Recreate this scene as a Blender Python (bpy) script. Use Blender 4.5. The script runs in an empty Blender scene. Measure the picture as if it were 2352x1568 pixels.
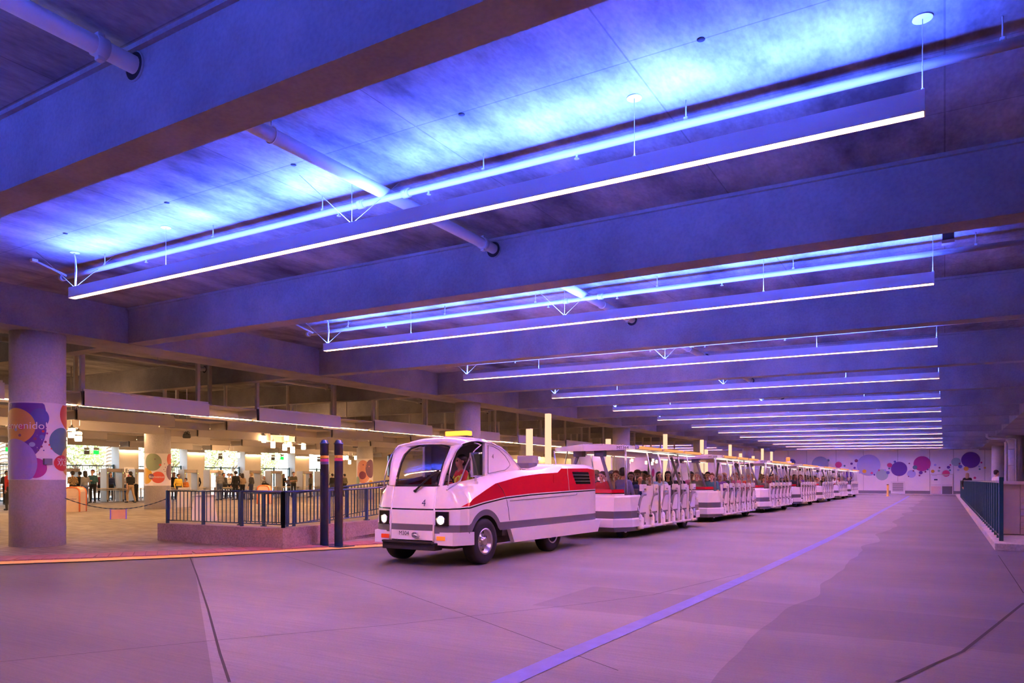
import bpy, bmesh, math, random
from mathutils import Vector, Matrix
random.seed(7)
SC = bpy.context.scene
COL = SC.collection
# ------------------------------------------------------------------ camera
CAM_H = 1.45
FPX, TH, YH = 1652.23, math.radians(31.029), 1101.76       # focal length in pixels of a 2352x1568 frame, yaw, horizon row
cam = bpy.data.cameras.new('camera'); camo = bpy.data.objects.new('camera', cam); COL.objects.link(camo)
cam.sensor_width = 36.0; cam.lens = 36.0 * FPX / 2352.0
camo.location = (0, 0, CAM_H); camo.rotation_euler = (math.radians(90), 0, TH)
cam.shift_y = (YH - 784.0) / 2352.0
cam.clip_start = 0.05; cam.clip_end = 600
SC.camera = camo
# ------------------------------------------------------------------ world, sun, exposure
w = bpy.data.worlds.new('sky'); SC.world = w; w.use_nodes = True
wn = w.node_tree.nodes; wl = w.node_tree.links
sky = wn.new('ShaderNodeTexSky'); sky.sky_type = 'NISHITA'; sky.sun_disc = False
sky.sun_elevation = math.radians(48); sky.sun_rotation = math.radians(120); sky.air_density = 1.0; sky.dust_density = 2.0
wl.new(sky.outputs[0], wn['Background'].inputs[0]); wn['Background'].inputs[1].default_value = 1.5
sun = bpy.data.lights.new('sun', 'SUN'); suno = bpy.data.objects.new('sun', sun); COL.objects.link(suno)
sun.energy = 42.0; sun.angle = math.radians(0.6); sun.color = (1.0, 0.95, 0.86)
suno.rotation_euler = (math.radians(40), 0, math.radians(60)); suno.location = (-80, 20, 60)
VS = SC.view_settings
VS.view_transform = 'Standard'; VS.look = 'None'; VS.gamma = 1.0; VS.use_curve_mapping = False; VS.exposure = 0.0
WARM = (1.0, 0.36, 0.22); WARM_S = 136.0        # downlight of the long pendants
BLUE = (0.050, 0.105, 1.0); BLUE_S = 600.0        # uplight of the long pendants
HALL = (1.0, 0.55, 0.25)                       # lamps of the entrance hall
SC.cycles.max_bounces = 8; SC.cycles.diffuse_bounces = 5; SC.cycles.glossy_bounces = 3
SC.cycles.transmission_bounces = 4; SC.cycles.transparent_max_bounces = 8; SC.cycles.sample_clamp_indirect = 60.0
SC.cycles.caustics_reflective = False; SC.cycles.caustics_refractive = False

# ------------------------------------------------------------------ helpers
def at(x, y, X=None, Y=None, Z=None):
    """point of the photographed place seen at a pixel, on one plane of the building (X, Y or Z constant)"""
    u = (x - 1176.0) / FPX; v = (y - YH) / FPX
    dx = u * math.cos(TH) - math.sin(TH); dy = u * math.sin(TH) + math.cos(TH)
    if X is not None: t = X / dx
    elif Y is not None: t = Y / dy
    else: t = (CAM_H - Z) / v
    return Vector((dx * t, dy * t, CAM_H - v * t))

def prop(o, label=None, cat=None, group=None, kind=None):
    if label: o['label'] = label
    if cat: o['category'] = cat
    if group: o['group'] = group
    if kind: o['kind'] = kind
    return o
def empty(name, loc=(0, 0, 0), rz=0.0, parent=None):
    o = bpy.data.objects.new(name, None); COL.objects.link(o); o.location = loc; o.rotation_euler = (0, 0, rz)
    o.empty_display_size = 0.1
    if parent: o.parent = parent
    return o
def thing(name, label, cat, loc=(0, 0, 0), rz=0.0, group=None):
    return prop(empty(name, loc, rz), label, cat, group)
def link(name, me, parent=None, loc=None, rz=None):
    o = bpy.data.objects.new(name, me); COL.objects.link(o)
    if parent: o.parent = parent
    if loc is not None: o.location = loc
    if rz is not None: o.rotation_euler = (0, 0, rz)
    return o
def kids(o): return [c for c in bpy.data.objects if c.parent == o]
def clone(o, loc=None, rz=None, parent=None, kidmap=None):
    c = o.copy(); COL.objects.link(c); c.parent = parent
    if loc is not None: c.location = loc
    if rz is not None: c.rotation_euler = (0, 0, rz)
    ch = kidmap[o.name] if kidmap and o.name in kidmap else list(o.children)
    for k in ch: clone(k, parent=c, kidmap=kidmap)
    return c

class MB:
    """collects shapes, then becomes ONE mesh object"""
    def __init__(s): s.v = []; s.f = []; s.m = []; s.sm = []
    def add(s, vs, fs, m=0, smooth=False, M=None):
        b = len(s.v)
        s.v += [tuple(M @ Vector(p)) if M is not None else tuple(p) for p in vs]
        for f in fs: s.f.append(tuple(b + i for i in f)); s.m.append(m); s.sm.append(smooth)
        return s
    def box(s, x0, x1, y0, y1, z0, z1, m=0, M=None):
        v = [(x0,y0,z0),(x1,y0,z0),(x1,y1,z0),(x0,y1,z0),(x0,y0,z1),(x1,y0,z1),(x1,y1,z1),(x0,y1,z1)]
        return s.add(v, [(0,3,2,1),(4,5,6,7),(0,1,5,4),(1,2,6,5),(2,3,7,6),(3,0,4,7)], m, M=M)
    def bbox(s, x0, x1, y0, y1, z0, z1, b=0.02, m=0, M=None):
        """box with chamfered edges"""
        bm = bmesh.new(); bmesh.ops.create_cube(bm, size=1)
        for p in bm.verts: p.co = Vector(((x0+x1)/2 + p.co.x*(x1-x0), (y0+y1)/2 + p.co.y*(y1-y0), (z0+z1)/2 + p.co.z*(z1-z0)))
        b = min(b, 0.45*abs(x1-x0), 0.45*abs(y1-y0), 0.45*abs(z1-z0))
        bmesh.ops.bevel(bm, geom=bm.edges[:], offset=b, segments=2, affect='EDGES', profile=0.7)
        bm.verts.index_update()
        s.add([p.co[:] for p in bm.verts], [[q.index for q in f.verts] for f in bm.faces], m, M=M); bm.free(); return s
    def tube(s, pts, r, n=8, m=0, caps=True, smooth=True, M=None):
        pts = [Vector(p) for p in pts]; rs = r if isinstance(r, (list, tuple)) else [r]*len(pts)
        vs = []; fs = []; up = Vector((0,0,1)); prev = None
        for i, p in enumerate(pts):
            d = (pts[min(i+1, len(pts)-1)] - pts[max(i-1, 0)])
            if d.length < 1e-9: d = Vector((0,0,1))
            d.normalize()
            if prev is None:
                a = d.cross(up)
                if a.length < 1e-3: a = d.cross(Vector((0,1,0)))
            else:
                a = prev - d*prev.dot(d)
            a.normalize(); prev = a; b = d.cross(a)
            for k in range(n):
                t = 2*math.pi*k/n; vs.append(p + (a*math.cos(t) + b*math.sin(t))*rs[i])
        for i in range(len(pts)-1):
            for k in range(n):
                k2 = (k+1) % n; fs.append((i*n+k, i*n+k2, (i+1)*n+k2, (i+1)*n+k))
        s.add(vs, fs, m, smooth, M)
        if caps:
            s.add(vs[:n], [tuple(range(n))[::-1]], m, False, M); s.add(vs[-n:], [tuple(range(n))], m, False, M)
        return s
    def bar(s, p0, p1, wd, m=0, M=None): return s.tube([p0, p1], wd*0.7071, 4, m, True, False, M)
    def lathe(s, prof, n=24, m=0, smooth=True, M=None, ms=None, cap=True):
        """profile of (radius, z) turned about z"""
        vs = [(r*math.cos(2*math.pi*k/n), r*math.sin(2*math.pi*k/n), z) for r, z in prof for k in range(n)]
        for i in range(len(prof)-1):
            s.add(vs[i*n:(i+2)*n], [(k, (k+1) % n, n+(k+1) % n, n+k) for k in range(n)], ms[i] if ms else m, smooth, M)
        if cap:
            if prof[0][0] > 1e-5: s.add(vs[:n], [tuple(range(n))[::-1]], ms[0] if ms else m, False, M)
            if prof[-1][0] > 1e-5: s.add(vs[-n:], [tuple(range(n))], ms[-1] if ms else m, False, M)
        return s
    def ell(s, c, r, n=12, k=8, m=0, M=None):
        vs = []; fs = []
        for i in range(k+1):
            a = math.pi*i/k
            for j in range(n):
                t = 2*math.pi*j/n
                vs.append((c[0]+r[0]*math.sin(a)*math.cos(t), c[1]+r[1]*math.sin(a)*math.sin(t), c[2]-r[2]*math.cos(a)))
        for i in range(k):
            for j in range(n): fs.append((i*n+j, i*n+(j+1) % n, (i+1)*n+(j+1) % n, (i+1)*n+j))
        return s.add(vs, fs, m, True, M)
    def prism(s, poly, a, b, axis='z', m=0, M=None):
        """polygon pulled along an axis from a to b; axis x: poly is (y,z), axis y: poly is (x,z), axis z: poly is (x,y)"""
        def P(p, t): return (t, p[0], p[1]) if axis == 'x' else ((p[0], t, p[1]) if axis == 'y' else (p[0], p[1], t))
        n = len(poly); vs = [P(p, a) for p in poly] + [P(p, b) for p in poly]
        fs = [tuple(range(n))[::-1], tuple(range(n, 2*n))] + [(i, (i+1) % n, n+(i+1) % n, n+i) for i in range(n)]
        return s.add(vs, fs, m, False, M)
    def grid(s, rows, m=0, smooth=False, ms=None):
        n = len(rows[0]); vs = [p for r in rows for p in r]
        for i in range(len(rows)-1):
            s.add(rows[i]+rows[i+1], [(k, k+1, n+k+1, n+k) for k in range(n-1)], ms[i] if ms else m, smooth)
        return s
    def mesh(s, name, mats, merge=True, fix=True):
        me = bpy.data.meshes.new(name); me.from_pydata(s.v, [], s.f)
        for m in (mats if isinstance(mats, (list, tuple)) else [mats]): me.materials.append(m)
        me.polygons.foreach_set('material_index', s.m); me.polygons.foreach_set('use_smooth', s.sm)
        if fix:
            bm = bmesh.new(); bm.from_mesh(me)
            if merge: bmesh.ops.remove_doubles(bm, verts=bm.verts, dist=1e-5)
            bmesh.ops.recalc_face_normals(bm, faces=bm.faces); bm.to_mesh(me); bm.free()
        me.update(); return me
    def build(s, name, mats, parent=None, loc=None, rz=None, **k): return link(name, s.mesh(name, mats, **k), parent, loc, rz)

# ------------------------------------------------------------------ materials
MAT = {}
def _new(name):
    m = bpy.data.materials.new(name); m.use_nodes = True; MAT[name] = m
    return m, m.node_tree.nodes, m.node_tree.links, m.node_tree.nodes['Principled BSDF']
def paint(name, col, rough=0.5, metal=0.0, spec=0.5, noise=0.06, scale=8.0, coat=0.0, bump=0.0, emit=None):
    m, n, l, b = _new(name)
    b.inputs['Roughness'].default_value = rough; b.inputs['Metallic'].default_value = metal
    b.inputs['Specular IOR Level'].default_value = spec; b.inputs['Coat Weight'].default_value = coat
    b.inputs['Coat Roughness'].default_value = 0.06
    tc = n.new('ShaderNodeTexCoord'); nz = n.new('ShaderNodeTexNoise'); nz.inputs['Scale'].default_value = scale; nz.inputs['Detail'].default_value = 4
    l.new(tc.outputs['Object'], nz.inputs['Vector'])
    mx = n.new('ShaderNodeMix'); mx.data_type = 'RGBA'
    mx.inputs[6].default_value = tuple(max(0, c*(1-noise)) for c in col) + (1,); mx.inputs[7].default_value = tuple(min(1, c*(1+noise)) for c in col) + (1,)
    l.new(nz.outputs[0], mx.inputs[0]); l.new(mx.outputs[2], b.inputs['Base Color'])
    if bump:
        bp = n.new('ShaderNodeBump'); bp.inputs['Strength'].default_value = bump; bp.inputs['Distance'].default_value = 0.01
        n2 = n.new('ShaderNodeTexNoise'); n2.inputs['Scale'].default_value = scale*12; l.new(tc.outputs['Object'], n2.inputs['Vector'])
        l.new(n2.outputs[0], bp.inputs['Height']); l.new(bp.outputs[0], b.inputs['Normal'])
    if emit:
        b.inputs['Emission Color'].default_value = emit[0] + (1,); b.inputs['Emission Strength'].default_value = emit[1]
    return m
def glow(name, col, s):
    m = bpy.data.materials.new(name); m.use_nodes = True; n = m.node_tree.nodes; l = m.node_tree.links
    n.remove(n['Principled BSDF']); e = n.new('ShaderNodeEmission'); e.inputs[0].default_value = col + (1,); e.inputs[1].default_value = s
    l.new(e.outputs[0], n['Material Output'].inputs[0]); MAT[name] = m; return m
def glass(name, col=(0.9, 0.93, 0.95), mixf=0.08, rough=0.02):
    """thin pane: mostly clear with a mirror coat"""
    m = bpy.data.materials.new(name); m.use_nodes = True; n = m.node_tree.nodes; l = m.node_tree.links
    n.remove(n['Principled BSDF']); t = n.new('ShaderNodeBsdfTransparent'); t.inputs[0].default_value = col + (1,)
    g = n.new('ShaderNodeBsdfGlossy'); g.inputs['Roughness'].default_value = rough
    fr = n.new('ShaderNodeFresnel'); fr.inputs[0].default_value = 1.5
    ad = n.new('ShaderNodeMath'); ad.inputs[1].default_value = mixf; l.new(fr.outputs[0], ad.inputs[0]); ad.use_clamp = True
    mx = n.new('ShaderNodeMixShader'); l.new(ad.outputs[0], mx.inputs[0]); l.new(t.outputs[0], mx.inputs[1]); l.new(g.outputs[0], mx.inputs[2])
    l.new(mx.outputs[0], n['Material Output'].inputs[0]); MAT[name] = m; return m
def ramp(n, stops):
    r = n.new('ShaderNodeValToRGB'); e = r.color_ramp.elements
    while len(e) > 1: e.remove(e[-1])
    e[0].position = stops[0][0]; e[0].color = tuple(stops[0][1]) + (1,)
    for p, c in stops[1:]:
        q = e.new(p); q.color = tuple(c) + (1,)
    return r
def concrete(name, lo, hi, stretch=(1, 1, 1), scale=0.8, rough=0.85, fine=0.25, seam=None, bump=0.15, spec=0.3):
    """mottled concrete: broad stains, fine pores, optional formwork seams (grid size in metres)"""
    m, n, l, b = _new(name)
    b.inputs['Roughness'].default_value = rough; b.inputs['Specular IOR Level'].default_value = spec
    tc = n.new('ShaderNodeNewGeometry'); mp = n.new('ShaderNodeMapping'); mp.inputs['Scale'].default_value = stretch
    l.new(tc.outputs['Position'], mp.inputs['Vector'])
    a = n.new('ShaderNodeTexNoise'); a.inputs['Scale'].default_value = scale; a.inputs['Detail'].default_value = 6; a.inputs['Roughness'].default_value = 0.62
    l.new(mp.outputs[0], a.inputs['Vector'])
    r = ramp(n, [(0.32, lo), (0.5, tuple((p+q)/2 for p, q in zip(lo, hi))), (0.66, hi)]); l.new(a.outputs[0], r.inputs[0])
    f = n.new('ShaderNodeTexNoise'); f.inputs['Scale'].default_value = 26; f.inputs['Detail'].default_value = 5; l.new(mp.outputs[0], f.inputs['Vector'])
    fr = ramp(n, [(0.3, (1-fine,)*3), (0.62, (1.0,)*3)]); l.new(f.outputs[0], fr.inputs[0])
    mu = n.new('ShaderNodeMix'); mu.data_type = 'RGBA'; mu.blend_type = 'MULTIPLY'; mu.inputs[0].default_value = 1.0
    l.new(r.outputs[0], mu.inputs[6]); l.new(fr.outputs[0], mu.inputs[7]); out = mu.outputs[2]
    if seam:
        br = n.new('ShaderNodeTexBrick'); br.offset = 0.0; br.inputs['Scale'].default_value = 1.0
        br.inputs['Brick Width'].default_value = seam[0]; br.inputs['Row Height'].default_value = seam[1]; br.inputs['Mortar Size'].default_value = 0.008
        br.inputs['Color1'].default_value = (1, 1, 1, 1); br.inputs['Color2'].default_value = (0.88, 0.88, 0.88, 1); br.inputs['Mortar'].default_value = (0.6, 0.6, 0.6, 1)
        l.new(tc.outputs['Position'], br.inputs['Vector'])
        m2 = n.new('ShaderNodeMix'); m2.data_type = 'RGBA'; m2.blend_type = 'MULTIPLY'; m2.inputs[0].default_value = 1.0
        l.new(out, m2.inputs[6]); l.new(br.outputs[0], m2.inputs[7]); out = m2.outputs[2]
    l.new(out, b.inputs['Base Color'])
    bp = n.new('ShaderNodeBump'); bp.inputs['Strength'].default_value = bump; bp.inputs['Distance'].default_value = 0.02
    l.new(f.outputs[0], bp.inputs['Height']); l.new(bp.outputs[0], b.inputs['Normal'])
    return m

concrete('deck_concrete', (0.12, 0.12, 0.13), (0.62, 0.62, 0.64), stretch=(1.0, 0.42, 1), scale=0.85, seam=(2.44, 1.22), fine=0.2)
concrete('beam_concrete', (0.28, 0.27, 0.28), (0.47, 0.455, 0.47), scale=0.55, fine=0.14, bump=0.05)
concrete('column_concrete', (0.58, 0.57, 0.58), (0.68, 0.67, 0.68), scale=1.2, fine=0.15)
concrete('kerb_concrete', (0.42, 0.40, 0.37), (0.55, 0.53, 0.50), scale=2.0, fine=0.25)
concrete('planter_concrete', (0.35, 0.25, 0.22), (0.45, 0.33, 0.29), scale=1.6, fine=0.35)
concrete('hall_wall', (0.62, 0.58, 0.50), (0.70, 0.66, 0.58), scale=0.5, fine=0.06)
concrete('white_wall', (0.80, 0.79, 0.80), (0.87, 0.86, 0.87), scale=0.4, fine=0.05, rough=0.7)

def road_material():
    m, n, l, b = _new('road_concrete'); b.inputs['Roughness'].default_value = 0.62; b.inputs['Specular IOR Level'].default_value = 0.35
    tc = n.new('ShaderNodeTexCoord'); sx = n.new('ShaderNodeSeparateXYZ'); l.new(tc.outputs['Object'], sx.inputs[0])
    def noise(sc, stretch, det=5):
        mp = n.new('ShaderNodeMapping'); mp.inputs['Scale'].default_value = stretch; l.new(tc.outputs['Object'], mp.inputs['Vector'])
        z = n.new('ShaderNodeTexNoise'); z.inputs['Scale'].default_value = sc; z.inputs['Detail'].default_value = det; l.new(mp.outputs[0], z.inputs['Vector']); return z
    def math_(op, a, bb, clamp=False):
        q = n.new('ShaderNodeMath'); q.operation = op; q.use_clamp = clamp
        for i, t in enumerate((a, bb)):
            if isinstance(t, (int, float)): q.inputs[i].default_value = t
            elif t is not None: l.new(t, q.inputs[i])
        return q.outputs[0]
    # broom finish: fine streaks along X
    st = noise(30, (0.05, 1.0, 1), 3); str_ = ramp(n, [(0.3, (0.86,)*3), (0.7, (1.05,)*3)]); l.new(st.outputs[0], str_.inputs[0])
    bands = noise(1.1, (0.05, 0.8, 1), 3); br_ = ramp(n, [(0.36, (0.89,)*3), (0.62, (1.04,)*3)]); l.new(bands.outputs[0], br_.inputs[0])
    broad = noise(0.35, (1, 1, 1), 5); bb_ = ramp(n, [(0.3, (0.165, 0.16, 0.16)), (0.7, (0.235, 0.23, 0.23))]); l.new(broad.outputs[0], bb_.inputs[0])
    pores = noise(60, (1, 1, 1), 3); pr_ = ramp(n, [(0.3, (0.86,)*3), (0.6, (1.0,)*3)]); l.new(pores.outputs[0], pr_.inputs[0])
    # worn strip beside the right kerb, its edge in steps
    wob = noise(0.22, (0.0, 1.0, 0.0), 2)
    off = math_('MULTIPLY', math_('SUBTRACT', wob.outputs[0], 0.5), 1.1)
    zone = math_('GREATER_THAN', math_('ADD', sx.outputs['X'], off), -1.45)
    wear = n.new('ShaderNodeMix'); wear.data_type = 'RGBA'; wear.inputs[6].default_value = (1, 1, 1, 1); wear.inputs[7].default_value = (0.70, 0.69, 0.70, 1)
    l.new(zone, wear.inputs[0])
    # darker band that crosses the lane in front of the island
    ln = noise(0.5, (1.0, 0.15, 1), 3); yy = math_('ADD', sx.outputs['Y'], math_('MULTIPLY', math_('SUBTRACT', ln.outputs[0], 0.5), 0.5))
    band = math_('MULTIPLY', math_('GREATER_THAN', yy, 7.3), math_('LESS_THAN', yy, 8.95)); band = math_('MULTIPLY', band, math_('GREATER_THAN', sx.outputs['X'], -4.1))
    bnd = n.new('ShaderNodeMix'); bnd.data_type = 'RGBA'; bnd.inputs[6].default_value = (1, 1, 1, 1); bnd.inputs[7].default_value = (0.80, 0.79, 0.80, 1); l.new(band, bnd.inputs[0])
    # darker pour on the left, cut by a line that runs from the kerb towards the camera
    pour = math_('LESS_THAN', math_('ADD', math_('MULTIPLY', sx.outputs['X'], 0.68), math_('MULTIPLY', sx.outputs['Y'], 1.0)), 0.26)
    pr2 = n.new('ShaderNodeMix'); pr2.data_type = 'RGBA'; pr2.inputs[6].default_value = (1, 1, 1, 1); pr2.inputs[7].default_value = (0.64, 0.61, 0.58, 1); l.new(pour, pr2.inputs[0])
    cur = bb_.outputs[0]
    for o in (str_.outputs[0], br_.outputs[0], pr_.outputs[0], wear.outputs[2], pr2.outputs[2], bnd.outputs[2]):
        x = n.new('ShaderNodeMix'); x.data_type = 'RGBA'; x.blend_type = 'MULTIPLY'; x.inputs[0].default_value = 1.0
        l.new(cur, x.inputs[6]); l.new(o, x.inputs[7]); cur = x.outputs[2]
    l.new(cur, b.inputs['Base Color'])
    bp = n.new('ShaderNodeBump'); bp.inputs['Strength'].default_value = 0.12; bp.inputs['Distance'].default_value = 0.01
    l.new(st.outputs[0], bp.inputs['Height']); l.new(bp.outputs[0], b.inputs['Normal'])
road_material()
def paver_material():
    m, n, l, b = _new('brick_pavers'); b.inputs['Roughness'].default_value = 0.7
    tc = n.new('ShaderNodeTexCoord'); br = n.new('ShaderNodeTexBrick')
    br.inputs['Scale'].default_value = 1.0; br.inputs['Brick Width'].default_value = 0.40; br.inputs['Row Height'].default_value = 0.20; br.inputs['Mortar Size'].default_value = 0.012
    br.inputs['Color1'].default_value = (0.22, 0.165, 0.125, 1); br.inputs['Color2'].default_value = (0.33, 0.27, 0.20, 1); br.inputs['Mortar'].default_value = (0.16, 0.13, 0.10, 1)
    l.new(tc.outputs['Object'], br.inputs['Vector'])
    nz = n.new('ShaderNodeTexNoise'); nz.inputs['Scale'].default_value = 0.5; l.new(tc.outputs['Object'], nz.inputs['Vector'])
    r = ramp(n, [(0.3, (0.78,)*3), (0.7, (1.1,)*3)]); l.new(nz.outputs[0], r.inputs[0])
    x = n.new('ShaderNodeMix'); x.data_type = 'RGBA'; x.blend_type = 'MULTIPLY'; x.inputs[0].default_value = 1.0
    l.new(br.outputs[0], x.inputs[6]); l.new(r.outputs[0], x.inputs[7]); l.new(x.outputs[2], b.inputs['Base Color'])
    bp = n.new('ShaderNodeBump'); bp.inputs['Strength'].default_value = 0.4; bp.inputs['Distance'].default_value = 0.01
    l.new(br.outputs['Fac'], bp.inputs['Height']); bp.invert = True; l.new(bp.outputs[0], b.inputs['Normal'])
paver_material()
P = paint
P('red_paver', (0.38, 0.145, 0.14), 0.75, noise=0.3, scale=3, bump=0.3)
P('yellow_paint', (0.92, 0.60, 0.12), 0.55, noise=0.15, scale=3)
P('blue_paint', (0.12, 0.14, 0.42), 0.6, noise=0.25, scale=5)
P('joint_black', (0.03, 0.028, 0.026), 0.9)
P('white_body', (0.86, 0.85, 0.85), 0.22, coat=0.6, noise=0.015)
P('white_plastic', (0.80, 0.79, 0.79), 0.38, noise=0.02)
P('red_body', (0.66, 0.012, 0.03), 0.2, coat=0.8, noise=0.03)
P('grey_body', (0.15, 0.15, 0.16), 0.25, coat=0.5, noise=0.04)
P('grey_plastic', (0.20, 0.20, 0.21), 0.45)
P('dark_grey', (0.07, 0.07, 0.075), 0.5)
P('black_rubber', (0.018, 0.017, 0.017), 0.75, noise=0.2, bump=0.1)
P('black_gloss', (0.012, 0.012, 0.015), 0.15)
P('chrome', (0.82, 0.82, 0.84), 0.08, metal=1.0, noise=0.02)
P('brushed_metal', (0.62, 0.61, 0.62), 0.28, metal=1.0, noise=0.05)
P('alloy', (0.66, 0.66, 0.68), 0.3, metal=0.9)
P('stainless', (0.52, 0.51, 0.50), 0.35, metal=0.8)
P('teal_paint', (0.012, 0.075, 0.11), 0.3, coat=0.3)
P('pole_blue', (0.03, 0.065, 0.125), 0.25, coat=0.4)
P('baffle_cream', (0.66, 0.62, 0.57), 0.55, noise=0.03, scale=2)
P('baffle_white', (0.90, 0.89, 0.91), 0.5, noise=0.02, scale=2)
P('pink_panel', (0.72, 0.55, 0.55), 0.5)
P('baffle_grey', (0.47, 0.46, 0.43), 0.45, noise=0.06, scale=2)
P('steel_white', (0.60, 0.57, 0.54), 0.5)
P('pipe_paint', (0.66, 0.65, 0.65), 0.4, noise=0.03)
P('cable_steel', (0.7, 0.7, 0.72), 0.3, metal=0.6)
P('fixture_white', (0.70, 0.70, 0.72), 0.4, noise=0.015)
P('siding', (0.52, 0.43, 0.41), 0.6, noise=0.10, scale=3)
P('siding_cap', (0.06, 0.045, 0.045), 0.5)
P('cream_plastic', (0.72, 0.55, 0.40), 0.4)
P('orange_plastic', (0.80, 0.20, 0.06), 0.4)
P('table_cream', (0.68, 0.58, 0.44), 0.5)
P('detector_grey', (0.42, 0.40, 0.37), 0.4)
P('seat_grey', (0.11, 0.11, 0.13), 0.6)
P('seat_red', (0.55, 0.03, 0.03), 0.5)
P('leather_dark', (0.03, 0.028, 0.03), 0.5)
P('sign_white', (0.82, 0.80, 0.78), 0.5)
P('ink_black', (0.01, 0.01, 0.014), 0.4)
P('ink_navy', (0.02, 0.02, 0.09), 0.4)
P('sign_orange', (0.98, 0.64, 0.16), 0.5)
P('green_leaf', (0.30, 0.38, 0.17), 0.6, noise=0.4, scale=4)
P('bark', (0.16, 0.11, 0.07), 0.9, noise=0.3, bump=0.5)
P('soil_ground', (0.44, 0.42, 0.38), 0.9, noise=0.2, scale=0.4)
P('facade_white', (0.80, 0.79, 0.77), 0.7, noise=0.03)
P('shadow_interior', (0.10, 0.09, 0.10), 0.8)
glow('led_warm', WARM, WARM_S); glow('led_blue', BLUE, BLUE_S); glow('led_blue_side', BLUE, BLUE_S*0.125)
glow('lamp_hall', HALL, 70.0); glow('strip_fill_hall', HALL, 52.0); glow('washer_hall', HALL, 60.0)
glow('light_post', (1.0, 0.55, 0.34), 1.45)
glow('amber_tube', (1.0, 0.36, 0.13), 1.1); glow('white_panel', (1.0, 0.82, 0.66), 1.8)
glow('beacon_amber', (1.0, 0.25, 0.03), 4.0); glow('headlamp', (1.0, 0.95, 0.75), 9.0)
glow('tail_red', (1.0, 0.03, 0.05), 8.0); glow('sign_green', (0.03, 0.9, 0.12), 1.2); glow('gate_lamp', (0.6, 1.0, 0.25), 3.0)
glow('screen_white', (0.9, 0.95, 1.0), 2.0)
P('signal_red', (0.55, 0.05, 0.02), 0.25, emit=((1, 0.08, 0.02), 0.25)); P('signal_amber', (0.75, 0.22, 0.03), 0.25, emit=((1, 0.25, 0.03), 0.5))
glass('windscreen_glass', (0.86, 0.88, 0.90), 0.10); glass('clear_glass', (0.95, 0.96, 0.97), 0.0)
# ================================================================== the setting
def struct(o): o['kind'] = 'structure'; return o
SL = -0.0126                                   # the decks above fall slightly to the right
def zbeam(X): return 4.386 + SL*X              # underside of beams
def zdeck(X): return 5.19 + SL*X               # underside of slab
PITCH = 5.9; BEAM_Y0 = 3.73; BEAM_W = 0.38
XL, XR_, YF, YB = -47.0, 24.0, -14.0, 83.0     # extents of the storey
# road
YEL = [(-34,-9.0),(-26,-3.6),(-20,0.6),(-16.6,3.35),(-13.95,6.08),(-13.14,7.11),(-12.16,8.55),(-11.43,10.04),(-10.53,12.03),(-9.9,14.2),(-9.55,17.0),(-9.45,21.0),(-9.45,83.0)]
floor = struct(MB().grid([[(-36,YF,0),(XR_,YF,0)],[(-36,YB,0),(XR_,YB,0)]]).build('floor', MAT['road_concrete']))
def offs(pts, d):
    out = []
    for i, p in enumerate(pts):
        a = Vector(pts[max(i-1,0)]); b = Vector(pts[min(i+1,len(pts)-1)]); t = (b-a).normalized()
        out.append((p[0]-t.y*d, p[1]+t.x*d))
    return out
def strip(pts, d0, d1, z, m, name, zs=None):
    a, b = offs(pts, d0), offs(pts, d1)
    return MB().grid([[(p[0],p[1],z) for p in a],[(p[0],p[1],z) for p in b]]).build(name, m)
# paved hall floor: flush with the road along the yellow line, rising gently towards the entrance
e0 = offs(YEL, 0.30)
rows = [[(p[0],p[1],0.012) for p in e0], [(min(p[0],-16.0)-(0.0 if p[0] > -16 else 0.2), max(p[1], -3.0) if p[0] > -16 else p[1]+0.3, 0.05) for p in e0]]
hall_floor = MB()
inner = []
for p in e0:
    x = -17.0 if p[0] > -17.0 else p[0]-0.3
    inner.append((x, p[1] + (0.0 if p[0] > -17 else 0.35), 0.05))
hall_floor.grid([[(p[0],p[1],0.012) for p in e0], inner, [(min(p[0],-26.0)-0.001*i, p[1] if p[0] > -26 else p[1]+0.2, 0.18) for i, p in enumerate(inner)], [(-75.0, p[1], 0.18) for p in inner]])
hall_floor = struct(hall_floor.build('floor', MAT['brick_pavers']))
t1 = prop(strip(YEL, -0.18, 0.31, 0.016, MAT['yellow_paint'], 'trim_1'), kind='structure')
blue = [at(x, y, Z=0) for x, y in [(1160,1568),(1330,1492),(1500,1420),(1620,1368),(1750,1310),(1900,1240),(1985,1196)]]
blue = [(-2.72, 1.0)] + [(p.x, p.y) for p in blue] + [(-2.50, 34.0), (-2.62, 58.0), (-2.75, 74.0)]
prop(strip(blue, -0.09, 0.09, 0.004, MAT['blue_paint'], 'trim_2'), kind='structure')
def joint(px, wd, name):
    pts = [(lambda q: (q.x, q.y))(at(x, y, Z=0)) for x, y in px]
    return struct(strip(pts, -wd/2, wd/2, 0.003, MAT['joint_black'], name))
joint([(437,1281),(452,1320),(478,1400),(505,1500),(527,1567)], 0.022, 'trim_3')
joint([(2060,1566),(2140,1528),(2212,1496),(2270,1450),(2351,1385)], 0.03, 'trim_4')
joint([(2293,1275),(2330,1330),(2351,1362)], 0.012, 'trim_5')
joint([(0,1520),(500,1470),(900,1435),(1330,1388),(1500,1366),(1700,1318)], 0.010, 'trim_6')
joint([(650,1275),(900,1352),(1120,1430),(1420,1540)], 0.010, 'trim_7')
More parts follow.
